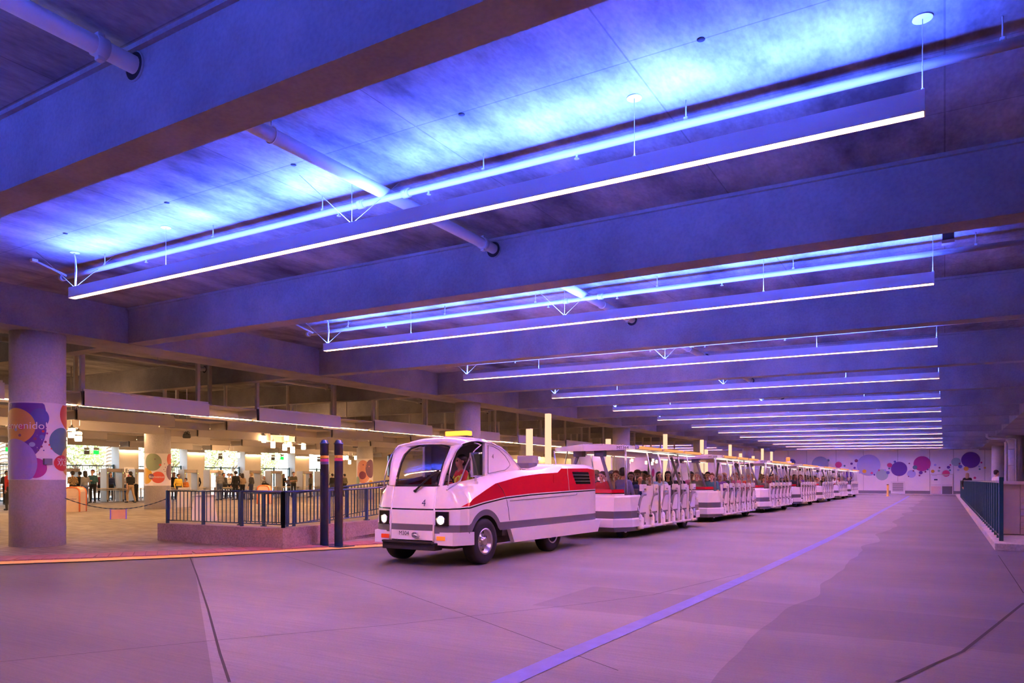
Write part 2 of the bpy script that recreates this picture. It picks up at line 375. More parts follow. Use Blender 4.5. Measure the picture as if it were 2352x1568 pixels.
# soldier course of red pavers behind the yellow line
def along(pts, step):
    out = []; rest = 0.0
    for a, b in zip(pts[:-1], pts[1:]):
        a = Vector(a); b = Vector(b); L = (b-a).length; t = rest
        while t < L: out.append((a + (b-a)*t/L, (b-a).normalized())); t += step
        rest = t - L
    return out
pav = MB().bbox(-0.098, 0.098, -0.42, 0.42, -0.03, 0.012, 0.006).mesh('paver', MAT['red_paver'])
mid = offs(YEL, 0.30 + 0.44)
for q, t in along(mid[3:10], 0.205):
    o = link('paver', pav, hall_floor, (q.x, q.y, 0.022), math.atan2(t.y, t.x))
# slab, beams and girders
ceiling = MB().grid([[(XL-1,YF,zdeck(XL-1)),(XR_,YF,zdeck(XR_))],[(XL-1,YB,zdeck(XL-1)),(XR_,YB,zdeck(XR_))]])
ceiling = ceiling.grid([[(XL-1,YF,zdeck(XL-1)+0.6),(XR_,YF,zdeck(XR_)+0.6)],[(XL-1,YB,zdeck(XL-1)+0.6),(XR_,YB,zdeck(XR_)+0.6)]])
ceiling = struct(ceiling.build('ceiling', MAT['deck_concrete']))
bm = MB()
x0, x1 = XL-0.8, XR_
pts = [(x0, zbeam(x0)), (x1, zbeam(x1)), (x1, zdeck(x1)+0.02), (x0, zdeck(x0)+0.02)]
bm.prism(pts, 0, BEAM_W, axis='y')
led = [(x0, zdeck(x0)-0.045), (x1, zdeck(x1)-0.045), (x1, zdeck(x1)+0.02), (x0, zdeck(x0)+0.02)]
bm.prism(led, -0.05, BEAM_W+0.05, axis='y')                # small haunch under the slab
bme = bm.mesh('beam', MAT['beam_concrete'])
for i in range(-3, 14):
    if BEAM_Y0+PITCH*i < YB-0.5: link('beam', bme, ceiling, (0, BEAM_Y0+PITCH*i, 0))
for gx0, gx1 in ((-17.3,-16.1), (2.85,4.9), (-33.0,-31.8)):
    g = MB().prism([(gx0, zbeam(gx0)-0.012), (gx1, zbeam(gx1)-0.012), (gx1, zdeck(gx1)+0.02), (gx0, zdeck(gx0)+0.02)], YF, YB, axis='y')
    g.build('girder', MAT['beam_concrete'], ceiling)
# dark anchor sleeves cast into the slab
sl = MB().lathe([(0.0,-0.004),(0.035,-0.004),(0.035,0.0)], 12).mesh('sleeve', MAT['joint_black'])
for x, y in [(150,536),(383,465),(674,378),(1060,262),(1610,90)]:
    q = at(x, y, Z=5.28); q = at(x, y, Z=zdeck(q.x)); link('sleeve', sl, ceiling, (q.x, q.y, zdeck(q.x)-0.001))
# back wall of the storey, then added walls that close it off
wb = struct(empty('wall_back', (0, YB, 0)))
base_m = MAT['white_wall']
edges = [-31, -24.5] + [at(x, 1080, Y=YB).x for x in (1810, 1853, 1920, 1983, 2062, 2135.5, 2190, 2262, 2335)] + [10.5, 17, XR_]
for a, b in zip(edges[:-1], edges[1:]):
    MB().bbox(a+0.012, b-0.012, 0.02, 0.2, 0.0, 5.6, 0.006).build('panel', base_m, wb)
MB().box(-31, XR_, 0.06, 0.3, 0, 5.6).build('backing', MAT['dark_grey'], wb)
struct(MB().bbox(-31, -1.25, YB-0.04, YB+0.03, 0, 0.36, 0.01).build('baseboard_back', MAT['grey_plastic']))
struct(MB().bbox(0.72, XR_, YB-0.04, YB+0.03, 0, 0.36, 0.01).build('baseboard_back_right', MAT['grey_plastic']))
struct(MB().bbox(-14, 3.0, YB-4.2, YB-0.05, 0, 0.06, 0.02).build('trim_8', MAT['kerb_concrete']))
struct(MB().box(XR_, XR_+0.3, YF, YB+0.3, 0, 6).build('wall_right', MAT['beam_concrete']))  # unseen wall added to shut out sky light
struct(MB().box(-75, XR_+0.3, YF-0.3, YF, 0, 6.4).build('wall_front', MAT['beam_concrete']))  # unseen closing wall added against daylight from behind the camera
# hall: end wall, side wall with murals, outer wall with piers and openings
struct(MB().box(XL, -29.7, 60.0, 60.3, 0, 6).build('wall_hall_end', MAT['hall_wall']))
struct(MB().box(-30.0, -29.7, 60.3, YB, 0, 6).build('wall_hall_side', MAT['white_wall']))
struct(MB().box(XL-0.4, XL, 46.5, 60.3, 0, 6.2).build('wall_left', MAT['hall_wall']))
wl_ = struct(empty('wall_left_piers', (XL, 0, 0)))
piers = [(-13.9,-10.0), (-3,-1.5), (8.4,9.9), (17.4,18.9), (27.24,28.59), (32.2,33.63), (37.17,38.69), (42.19,43.77)]
for a, b in piers: MB().bbox(-0.45, 0.45, a, b, 0.15, 4.1, 0.02).build('pier', MAT['hall_wall'], wl_)
MB().box(-0.4, 0.0, -14, 46.6, 3.72, 6.2).build('header', MAT['hall_wall'], wl_)
washers = []
for a, b in piers[3:]:
    t = thing('wall_washer', 'linear wall washer lamp on top of the pier %s' % {17.4:'at the left edge of the picture',27.24:'with the Exit sign',32.2:'just right of the mural column',37.17:'near the middle chandelier',42.19:'next to the pale end wall'}[a], 'wall lamp', (XL+0.52, (a+b)/2, 3.42), group='wall washers on the piers')
    MB().bbox(-0.04, 0.06, -0.75, 0.75, 0.0, 0.07, 0.01).build('housing', MAT['steel_white'], t)
    MB().box(-0.03, 0.05, -0.72, 0.72, -0.006, 0.0).build('lens', MAT['washer_hall'], t)
# right-hand island: raised slab with kerb
isl = struct(MB().bbox(0.88, 9.0, 17.76, 79.0, 0.0, 0.15, 0.025).build('floor_island', MAT['kerb_concrete']))
# opposite lane of the adjoining bay is plain floor; outside ground
struct(MB().grid([[(-300,-200,0.10),(-75,-200,0.10)],[(-300,300,0.10),(-75,300,0.10)]]).build('floor_outside', MAT['soil_ground']))

# ================================================================== columns
def bent(mb, R, u0, z0, pts_fan, m=0, off=0.0):
    """flat figure (u along the girth, z) wrapped round a column of radius R"""
    mb.add([((R+off)*math.cos((u0+u)/R), (R+off)*math.sin((u0+u)/R), z0+z) for u, z in pts_fan[0]], pts_fan[1], m)
def disc_fan(r, ry=None, n=40, rings=5, clip=None):
    ry = ry or r; vs = [(0, 0)]; fs = []
    for k in range(1, rings+1):
        for j in range(n):
            a = 2*math.pi*j/n; u, z = r*k/rings*math.cos(a), ry*k/rings*math.sin(a)
            if clip: u, z = max(clip[0], min(clip[1], u)), max(clip[2], min(clip[3], z))
            vs.append((u, z))
    for j in range(n): fs.append((0, 1+j, 1+(j+1) % n))
    for k in range(rings-1):
        for j in range(n): fs.append((1+k*n+j, 1+(k+1)*n+j, 1+(k+1)*n+(j+1) % n, 1+k*n+(j+1) % n))
    return vs, fs
MCOL = {'violet': (0.13,0.04,0.33), 'gold': (0.62,0.32,0.07), 'lilac': (0.34,0.26,0.62), 'magenta': (0.45,0.03,0.26), 'crimson': (0.60,0.03,0.05), 'teal': (0.10,0.22,0.26), 'navy': (0.09,0.08,0.35), 'white': (0.80,0.76,0.78),
        'sage': (0.27,0.34,0.22), 'coral': (0.75,0.12,0.07), 'plum': (0.19,0.09,0.19), 'salmon': (0.75,0.32,0.24), 'yellow': (0.75,0.45,0.05), 'sky': (0.33,0.42,0.62), 'rose': (0.60,0.05,0.19), 'berry': (0.24,0.05,0.13), 'mint': (0.33,0.50,0.47), 'indigo': (0.13,0.13,0.42), 'paleblue': (0.44,0.46,0.72), 'pink': (0.70,0.28,0.38)}
for k, c in MCOL.items(): P('mural_'+k, c, 0.5, noise=0.02)
def text_mesh(body, size, mat, extrude=0.0, align='CENTER', bold=0.0):
    cu = bpy.data.curves.new('lettering', 'FONT'); cu.body = body; cu.size = size; cu.align_x = align; cu.align_y = 'CENTER'; cu.extrude = extrude; cu.offset = bold
    cu.resolution_u = 3
    o = bpy.data.objects.new('lettering', cu); COL.objects.link(o)
    dg = bpy.context.evaluated_depsgraph_get(); me = bpy.data.meshes.new_from_object(o.evaluated_get(dg))
    bpy.data.objects.remove(o); bpy.data.curves.remove(cu)
    me.materials.clear(); me.materials.append(mat); return me
def text_bent(body, size, mat, R, u0, z0, off, parent):
    me = text_mesh(body, size, mat)
    bm = bmesh.new(); bm.from_mesh(me)
    for v in bm.verts:
        a = (u0 + v.co.x)/R; z = v.co.y
        v.co = Vector(((R+off)*math.cos(a), (R+off)*math.sin(a), z0+z))
    bm.to_mesh(me); bm.free(); return link('lettering', me, parent)
def wall_text(body, size, mat, loc, rot, parent=None, name='lettering', bold=0.0, ext=0.0):
    o = link(name, text_mesh(body, size, mat, ext, bold=bold), parent); o.location = loc; o.rotation_euler = rot; return o
def column(X, Y, R, z0, label, zt=None):
    t = thing('column', label, 'column', (X, Y, z0))
    top = (zt if zt else zbeam(X)) - z0
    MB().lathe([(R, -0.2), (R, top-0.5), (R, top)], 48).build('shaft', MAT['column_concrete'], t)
    return t
def wrap(t, R, za, zb, a0, a1, mat='mural_white'):
    n = 40; rows = [[((R+0.006)*math.cos(a0+(a1-a0)*i/n), (R+0.006)*math.sin(a0+(a1-a0)*i/n), z) for i in range(n+1)] for z in (za, zb)]
    return MB().grid(rows, smooth=True).build('mural_wrap', MAT[mat], t)
# angle on a column that faces the camera
def face(X, Y): return math.atan2(-Y, -X)
COLS = {}
cA = column(-16.75, 8.02, 0.52, 0.03, 'round concrete column with purple and gold bubble mural beside the paved walkway')
R = 0.52; fA = face(-16.75, 8.02)
wrap(cA, R, 1.42, 3.05, 0, 2*math.pi)
def bub(t, R, f, u, z, r, col, off, ry=None, clip=None):
    mb = MB(); bent(mb, R, f*R+u, z, disc_fan(r, ry, clip=clip), 0, off); return mb.build('bubble', MAT['mural_'+col], t)
# u to the left in view is negative angle direction -> determine by camera: left in view = clockwise
def lr(u): return u
ZM = 1.42
for u, z, r, col, off, ry in [(-0.26,1.22,0.42,'violet',0.008,0.80),(0.03,1.30,0.17,'navy',0.009,0.20),(-0.44,1.12,0.40,'gold',0.011,0.38),(-0.47,0.34,0.46,'lilac',0.013,0.52),(-0.05,0.25,0.21,'magenta',0.010,0.21),
        (0.50,0.82,0.30,'teal',0.008,0.30),(0.50,0.36,0.21,'crimson',0.012,0.17),(0.72,0.40,0.26,'gold',0.009,0.30),(0.74,1.40,0.3,'coral',0.008,0.3),
        (-0.18,1.02,0.055,'gold',0.0145,0.05),(0.07,0.90,0.045,'indigo',0.0145,0.045),(-0.10,0.74,0.055,'sky',0.0145,0.05),(-0.33,0.93,0.03,'plum',0.0145,0.03),(-0.42,1.05,0.035,'sky',0.0145,0.035),(-0.30,1.10,0.055,'crimson',0.0145,0.05),(-0.50,1.10,0.035,'crimson',0.0145,0.03),
        (0.06,0.70,0.022,'berry',0.0145,0.022),(0.13,0.80,0.024,'berry',0.0145,0.024),(0.20,0.74,0.018,'crimson',0.0145,0.018),(0.0,0.62,0.022,'plum',0.0145,0.022),(0.10,0.62,0.014,'navy',0.0145,0.014),(0.24,0.66,0.016,'coral',0.0145,0.016),(-0.05,0.86,0.03,'berry',0.0145,0.03),(0.16,0.98,0.02,'magenta',0.0145,0.02),(0.09,1.02,0.026,'crimson',0.0145,0.026)]:
    zc = ZM+z; up = 1.60-z+ZM-1.42
    bub(cA, R, fA, u*1.0, zc, r, col, off, ry, clip=(-9, 9, -z+0.01, 1.61-z))
text_bent('\u00a1Bienvenido!', 0.215, MAT['mural_white'], R, fA*R-0.36, ZM+1.13, 0.0165, cA)
text_bent('\u6b22\u8fce', 0.20, MAT['mural_white'], R, fA*R+0.56, ZM+0.37, 0.0165, cA)
MB().bbox(R-0.02, R+0.10, -0.075, 0.075, 0, 0.13, 0.01).build('junction_box', MAT['grey_plastic'], cA, (0,0,ZM+0.32), None).rotation_euler = (0, 0, fA+0.16/R)
for k, lab in [(1,'round concrete column rising behind the cab roof beacon'), (2,'round concrete column behind the second trailer roof'), (3,'round concrete column left of the far glowing posts'), (4,'farthest round concrete column before the mural wall')]:
    column(-16.75, 8.02+16.31*k, 0.52, 0.03, lab)
column(-16.75, 8.02-16.31, 0.52, 0.03, 'round concrete column out of view on the left') if False else None
for Y, lab in [(40.6,'round concrete column cut by the right picture edge'), (56.9,'round concrete column beside the drain pipes on the right'), (73.3,'farthest right concrete column in front of the back wall')]:
    column(3.9, Y, 0.5, 0.15, lab)
# hall columns with murals
pF = at(362, 1168, Z=0.18)
cF = column(pF.x, pF.y, 0.53, 0.18, 'concrete hall column wrapped in sage, yellow and coral bubbles with Bienvenue'); fF = face(pF.x, pF.y)
wrap(cF, 0.53, 1.02, 2.42, 0, 2*math.pi)
for u, z, r, col, off, ry in [(-0.20,1.02,0.36,'sage',0.008,0.38),(-0.5,0.42,0.30,'yellow',0.007,0.35),(0.02,0.36,0.27,'coral',0.010,0.25),(-0.26,0.40,0.12,'plum',0.011,0.12),(0.62,1.15,0.22,'coral',0.008,0.30),(0.62,0.60,0.26,'plum',0.009,0.36),(0.10,0.90,0.05,'coral',0.012,0.05),(0.28,0.95,0.02,'berry',0.012,0.02),(0.32,0.80,0.02,'plum',0.012,0.02),(0.30,0.62,0.018,'berry',0.012,0.018),(0.42,0.85,0.018,'plum',0.012,0.018),(0.25,0.70,0.018,'plum',0.012,0.018),(-0.10,1.15,0.025,'plum',0.012,0.025)]:
    bub(cF, 0.53, fF, u, 1.02+z, r, col, off, ry, clip=(-9, 9, -z+0.01, 1.39-z))
text_bent('Bienvenue!', 0.15, MAT['mural_white'], 0.53, fF*0.53-0.02, 1.02+0.38, 0.014, cF)
pG = at(838, 1146, Z=0.18)
cG = column(pG.x, pG.y, 0.53, 0.18, 'concrete hall column with salmon and plum bubble mural left of the cab'); fG = face(pG.x, pG.y)
wrap(cG, 0.53, 0.85, 2.65, 0, 2*math.pi)
for u, z, r, col, off, ry in [(-0.12,0.95,0.50,'salmon',0.008,0.75),(0.40,1.15,0.36,'plum',0.009,0.60),(-0.16,0.72,0.24,'berry',0.011,0.26),(-0.55,0.35,0.2,'sage',0.010,0.3),(0.45,0.2,0.2,'yellow',0.009,0.2),(-0.1,1.4,0.04,'berry',0.012,0.04),(0.28,1.3,0.04,'pink',0.012,0.04)]:
    bub(cG, 0.53, fG, u, 0.85+z, r, col, off, ry, clip=(-9, 9, -z+0.01, 1.79-z))
# ================================================================== bubbles on the back wall
bubw = [(1995,1068,24.5,'paleblue'),(2026,1090,12.8,'mint'),(2065,1076.5,16.5,'violet'),(2118,1064.5,17.3,'magenta'),(2093.5,1088,8.8,'paleblue'),(2196,1060.5,9.6,'mint'),(2229.5,1056,18.5,'violet'),(2043.5,1068,5.2,'rose'),(2039.5,1085,3.6,'indigo'),(2055.5,1060,2.6,'indigo'),(2101.5,1073,4.7,'teal'),(2115,1085,3.8,'violet'),(2125.5,1083,2,'berry'),(2142.5,1082,3.6,'yellow'),(2148,1067.5,2.7,'paleblue'),(2156.5,1081,2.6,'mint'),(2158,1073.8,1.9,'berry'),(2178.5,1072.8,3.3,'violet'),(2182.7,1067.5,1.8,'rose'),(2205.5,1071,4,'indigo'),(2219,1076,4.9,'yellow'),(2182,1079.5,2,'teal'),(2201,1079,2.3,'paleblue'),(2204,1064.5,2,'berry'),(1966.8,1057.8,3.6,'berry'),(1956,1064.5,2.6,'violet'),(1963,1074,2.3,'violet'),(1985.5,1082,4.2,'yellow'),(2002.5,1086,2.5,'rose'),(1975,1085,2.2,'paleblue'),(2019,1079.7,2,'rose'),(2033,1079.5,2.3,'paleblue'),(2008.5,1090,1.9,'violet'),(2112,1091.7,1.9,'berry'),(2131,1078,1.8,'indigo'),(2098,1081,1.8,'berry'),(2088.5,1064,1.5,'berry'),(2042.5,1075.5,1.9,'teal'),(2173,1087,7.5,'rose'),(2239,1097,2.6,'rose'),(1926,1067,7,'rose'),(1902.7,1057,2.7,'teal'),(1884,1066,18,'sky'),(1819,1062,8,'indigo'),(1806,1055.5,1.3,'berry'),(1940,1069.5,2.2,'teal'),(2249,1071,2,'paleblue'),(2254,1062,2,'rose'),(2262,1074,2.2,'yellow'),(2250,1077,2,'teal'),(2065,1092,1.4,'berry'),(2087,1093.8,1.3,'berry'),(2336,1061,33,'teal'),(1948,1090,12,'violet')]
for i, (x, y, rp, col) in enumerate(bubw):
    q = at(x, y, Y=YB); e = at(x, y-rp, Y=YB)
    r = abs(e.z-q.z); v, f = disc_fan(r, rings=1, n=28)
    o = MB().add([(u, 0, z) for u, z in v], f).build('bubble', MAT['mural_'+col], wb, (q.x, -0.004-0.0015*i, q.z))
# ================================================================== long pendant lights over the lane
LXL, LXR, LY0 = -12.88, -0.134, 6.7058
def zlight(X): return 4.4075 + SL*X
LCX = (LXL+LXR)/2; LZ = zlight(LCX)
susx = [at(x, 600, Y=LY0).x for x in (172, 381, 808, 1457, 2119)]
def sloped(mb, x0, x1, y0, y1, z0, z1, m=0):
    """box along X that follows the slope of the deck; x, z relative to the pendant's middle"""
    p = [(x0, z0+SL*x0), (x1, z0+SL*x1), (x1, z1+SL*x1), (x0, z1+SL*x0)]
    return mb.prism(p, y0, y1, 'y', m)
def make_pendant(len0=LXL, len1=LXR, cx=LCX, cz=LZ, sus=None, loc=None, label=''):
    t = thing('linear_pendant', label, 'pendant light', loc, group='long violet pendant lights over the lane')
    a, b = len0-cx, len1-cx
    hw = 0.058
    h = MB()
    for y0, y1, zt in ((-hw, -hw+0.008, 0.178), (hw-0.008, hw, 0.150)): sloped(h, a, b, y0, y1, 0.0, zt)
    for x0, x1 in ((a, a+0.01), (b-0.01, b)): sloped(h, x0, x1, -hw, hw, 0.0, 0.178)
    sloped(h, a, b, -hw, hw, 0.085, 0.10)
    h.build('housing', MAT['fixture_white'], t)
    sloped(MB(), a+0.015, b-0.015, -hw+0.009, hw-0.009, 0.012, 0.022).build('diffuser', MAT['led_warm'], t)
    # the tray throws most of its blue towards the near half of the bay and a little over the far side
    tray = [(-hw+0.012, 0.102), (0.022, 0.172), (0.018, 0.168), (-hw+0.012, 0.098)]
    MB().add([(x, y, z+SL*x) for x in (a+0.015, b-0.015) for y, z in tray], [(0,1,5,4),(1,2,6,5),(2,3,7,6),(3,0,4,7),(0,3,2,1),(4,5,6,7)]).build('uplight', MAT['led_blue'], t)
    tray2 = [(0.022, 0.172), (hw-0.012, 0.150), (hw-0.012, 0.146), (0.022, 0.168)]
    MB().add([(x, y, z+SL*x) for x in (a+0.015, b-0.015) for y, z in tray2], [(0,1,5,4),(1,2,6,5),(2,3,7,6),(3,0,4,7),(0,3,2,1),(4,5,6,7)]).build('side_uplight', MAT['led_blue_side'], t)
    for i, sx in enumerate(sus):
        x = sx-cx; zt = zdeck(sx)-cz; zb = 0.178+SL*x
        MB().lathe([(0.075, -0.012), (0.075, -0.003), (0.0, -0.003)], 20).build('ceiling_rose', MAT['fixture_white'], t, (x, 0, zt))
        MB().tube([(x, 0, zb), (x, 0, zt)], 0.004, 5).build('cable', MAT['cable_steel'], t)
        if i == 0:
            MB().tube([(x+0.02, 0.0, zb), (x+0.03, 0.01, (zb+zt)/2), (x+0.02, 0.0, zt-0.12), (x-0.03, 0, zt)], 0.012, 6).build('power_lead', MAT['fixture_white'], t)
        if i in (0, 2):
            for dx, dy in ((-0.55, -0.35), (0.42, 0.45)):
                MB().tube([(x, 0, zb), (x+dx, dy, zt)], 0.0035, 4).build('brace_wire', MAT['cable_steel'], t)
        MB().bbox(x-0.012, x+0.012, -0.012, 0.012, zb-0.005, zb+0.03, 0.004).build('cable_grip', MAT['cable_steel'], t)
    return t
ordn = ['first','second','third','fourth','fifth','sixth','seventh','eighth','ninth','tenth','eleventh','twelfth','thirteenth']
plab = ['nearest and largest violet pendant light, crossing the upper half of the picture'] + ['%s violet pendant light over the lane, counted from the camera' % o for o in ordn[1:12]] + ['farthest violet pendant light over the lane, in front of the mural wall']
pend = make_pendant(sus=susx, loc=(LCX, LY0, LZ), label=plab[0])
for i in range(1, 13):
    c = clone(pend, loc=(LCX, LY0+PITCH*i, LZ)); c['label'] = plab[i]
for i, lab in ((-1, 'violet pendant light directly over the camera'),):
    c = clone(pend, loc=(LCX, LY0+PITCH*i, LZ)); c['label'] = lab
for k, (Y, a, b) in enumerate([(66.0,-29.0,-20.2), (72.0,-29.0,-19.5), (78.0,-27.5,-20.5)]):
    cx = (a+b)/2
    t = make_pendant(a, b, cx, zlight(cx), [a+0.4, b-0.4], (cx, Y, zlight(cx)), ['short pendant light in the side bay, nearest of the three', 'short pendant light in the side bay, middle one of the three', 'short pendant light in the side bay, farthest of the three'][k])
    t['group'] = 'pendant lights of the side bay'
# ================================================================== sprinkler pipes
def pipe_run(Y, label):
    x0, x1 = -13.75, 1.9 if Y > 10 else 4.0
    t = thing('sprinkler_pipe', label, 'pipe', (x0, Y, 0), group='branch pipes under the deck')
    zp = lambda X: zdeck(X)-0.24
    MB().tube([(0, 0, zp(x0)), (x1-x0, 0, zp(x1))], 0.043, 14).build('pipe_body', MAT['pipe_paint'], t)
    MB().tube([(-0.05, 0, zp(x0)), (0.03, 0, zp(x0))], 0.058, 12).build('end_cap', MAT['pipe_paint'], t)
    for hx in (-12.4, -9.5, -7.2, -4.6, -2.2, 0.4):
        MB().tube([(hx-x0, 0, zp(hx)), (hx-x0, 0, zdeck(hx))], 0.007, 6).bbox(hx-x0-0.02, hx-x0+0.02, -0.015, 0.015, zp(hx)+0.03, zp(hx)+0.07, 0.004).build('hanger', MAT['pipe_paint'], t)
    for hx in (-11.2, -6.9, -5.4, -3.4):
        MB().tube([(hx-x0, 0, zp(hx)), (hx-x0, 0, zp(hx)-0.075)], [0.018, 0.012], 8).lathe([(0.028, 0), (0.028, 0.006)], 10, M=Matrix.Translation((hx-x0, 0, zp(hx)-0.085))).build('sprinkler_head', MAT['pipe_paint'], t)
    for hx in (-6.5, -5.75):
        MB().tube([(hx-x0-0.05, 0, zp(hx)), (hx-x0+0.05, 0, zp(hx))], 0.058, 12).bbox(hx-x0-0.02, hx-x0+0.02, -0.07, 0.07, zp(hx)-0.012, zp(hx)+0.012, 0.004).build('coupling', MAT['pipe_paint'], t)
    d = (x0+0.22)                          # sway brace at the left end
    MB().tube([(d-x0-0.02, -0.02, zp(d)), (d-x0-0.30, -0.45, zdeck(d)-0.02)], 0.02, 8).bbox(d-x0-0.35, d-x0-0.25, -0.5, -0.4, zdeck(d)-0.05, zdeck(d), 0.01).build('sway_brace', MAT['pipe_paint'], t)
for i, lab in enumerate(['nearest white branch pipe running above the largest pendant light', 'second white branch pipe from the camera, above the second pendant', 'third white branch pipe from the camera, above the third pendant', 'fourth white branch pipe, above the fourth pendant']):
    pipe_run(LY0+0.30+PITCH*i, lab)
def main_pipe(X, z, r, y0, y1, label, sleeves=True):
    t = thing('main_pipe', label, 'pipe', (X, y0, z))
    MB().tube([(0, 0, 0), (0, y1-y0, 0)], r, 16).build('pipe_body', MAT['pipe_paint'], t)
    i = -1
    while BEAM_Y0+PITCH*i < y1-0.2:
        b = BEAM_Y0+PITCH*i; i += 1
        if b < y0: continue
        MB().tube([(0, b-0.36-y0, 0), (0, b-0.26-y0, 0)], r*1.16, 16).bbox(-0.03, 0.03, b-0.34-y0, b-0.28-y0, -r*1.5, r*1.5, 0.01).build('coupling', MAT['pipe_paint'], t)
        for yy in (b-0.006, b+BEAM_W+0.006):
            MB().tube([(0, yy-0.003-y0, -0.01), (0, yy+0.003-y0, -0.01)], r*1.55, 24).build('sleeve_hole', MAT['black_rubber'], t)
            MB().lathe([(r*1.55, -0.008), (r*1.72, -0.008), (r*1.72, 0.008), (r*1.55, 0.008)], 24, cap=False, M=Matrix.Translation((0, yy-y0, -0.01)) @ Matrix.Rotation(math.pi/2, 4, 'X')).build('sleeve_rim', MAT['beam_concrete'], t)
        for yy in (b+1.5, b+4.2):
            if yy > y1: continue
            MB().tube([(0, yy-y0, r), (0, yy-y0, zdeck(X)-z)], 0.009, 6).tube([(r*math.sin(a)*1.08, yy-y0, r*math.cos(a)*1.08) for a in [k*math.pi/10 for k in range(21)]], 0.008, 5, caps=False).build('hanger', MAT['pipe_paint'], t)
    return t
main_pipe(-6.13, 5.11, 0.078, -9.0, 34.0, 'thick white main pipe passing through sleeves in the beams')
main_pipe(-21.5, 5.20, 0.075, -5.0, 45.0, 'white main pipe above the hall canopy behind the round columns')
# small hanging box near the right end of the second pipe
t = thing('occupancy_sensor', 'dark hanging sensor box with pale face under the second bay', 'sensor', (at(2178,540,Y=12.2).x, 12.2, 4.92))
MB().bbox(-0.02, 0.02, -0.02, 0.02, 0.12, zdeck(0)-4.93, 0.004).build('stem', MAT['dark_grey'], t)
MB().bbox(-0.075, 0.075, -0.06, 0.06, 0.0, 0.14, 0.01).build('case', MAT['dark_grey'], t)
MB().bbox(-0.08, 0.08, -0.065, 0.065, -0.05, 0.0, 0.008).build('face_plate', MAT['siding'], t)
# ================================================================== hanging canopy of the entrance hall
rows_def = [(-19.5, 10.40, 0, 3.40, 3.80, 'nearest row of canopy baffles, violet towards the lane'), (-24.0, 12.6, 1, 3.38, 3.72, 'second row of cream canopy baffles over the hall'), (-28.6, 14.6, 2, 3.38, 3.72, 'third row of cream canopy baffles over the hall'),
            (-34.5, 16.0, 3, 3.40, 3.74, 'fourth row of cream canopy baffles over the hall'), (-42.0, 19.5, 4, 3.42, 3.80, 'last row of cream canopy baffles above the entrance gates')]
MODL = 5.65
for X, ys, k, zb, zt, lab in rows_def:
    t = thing('canopy_row', lab, 'ceiling baffle', (X, 0, zb), group='rows of hanging baffles over the hall')
    h = zt-zb; j0 = -2 if k == 0 else -1
    for j in range(j0, 9):
        y = ys+MODL*j
        if y > 58: continue
        L = (3.84, 3.5, 4.1, 3.6, 4.3)[k]
        pa = MB().bbox(-0.03, 0.03, 0.01, L-0.01, 0, h, 0.008).box(-0.05, 0.045, 0.03, L-0.06, h, h+0.05)
        pa.build('panel', MAT['baffle_white' if k == 0 else 'baffle_cream'], t, (0, y, 0))
        dx = -0.95
        MB().bbox(-0.03, 0.03, 0.01, MODL-L-0.01, 0.02, h, 0.008).build('panel', MAT['baffle_grey'] if (j+k) % 2 else MAT['baffle_cream'], t, (dx, y+L, 0))
        MB().bbox(dx, 0.03, -0.03, 0.03, 0.02, h, 0.008).build('return_panel', MAT['baffle_grey'], t, (0, y+0.04, 0))
        # horizontal soffit tray that joins this row to the next
        MB().bbox(-1.9, -0.03, 0.02, MODL-0.02, h-0.05, h-0.02, 0.006).build('tray', MAT['baffle_cream'], t, (0, y, 0))
        if k < 2:
            for dy, ddx in ((0.05, -0.06), (L-0.35, -0.06), (L+0.9, -1.2)):
                zz = zdeck(X)-zb
                b_ = BEAM_Y0 + PITCH*round((y+dy-BEAM_Y0)/PITCH)
                MB().bbox(ddx-0.05, ddx+0.05, dy-0.05, dy+0.05, h, zz, 0.006).build('hanger_post', MAT['steel_white'], t, (0, y, 0))
        if True:
            sx_, sz_ = (0.0, 0.0) if k == 0 else (-0.95, 0.09)
            MB().box(sx_-0.42, sx_-0.30, 0.0, MODL, sz_+0.035, sz_+0.05).build('light_strip', MAT['strip_fill_hall'], t, (0, y, 0))  # last three rows: added hidden strips that brighten the deep hall
            MB().box(sx_-0.44, sx_-0.28, 0.0, MODL, sz_+0.05, sz_+0.09).build('strip_housing', MAT['steel_white'], t, (0, y, 0))
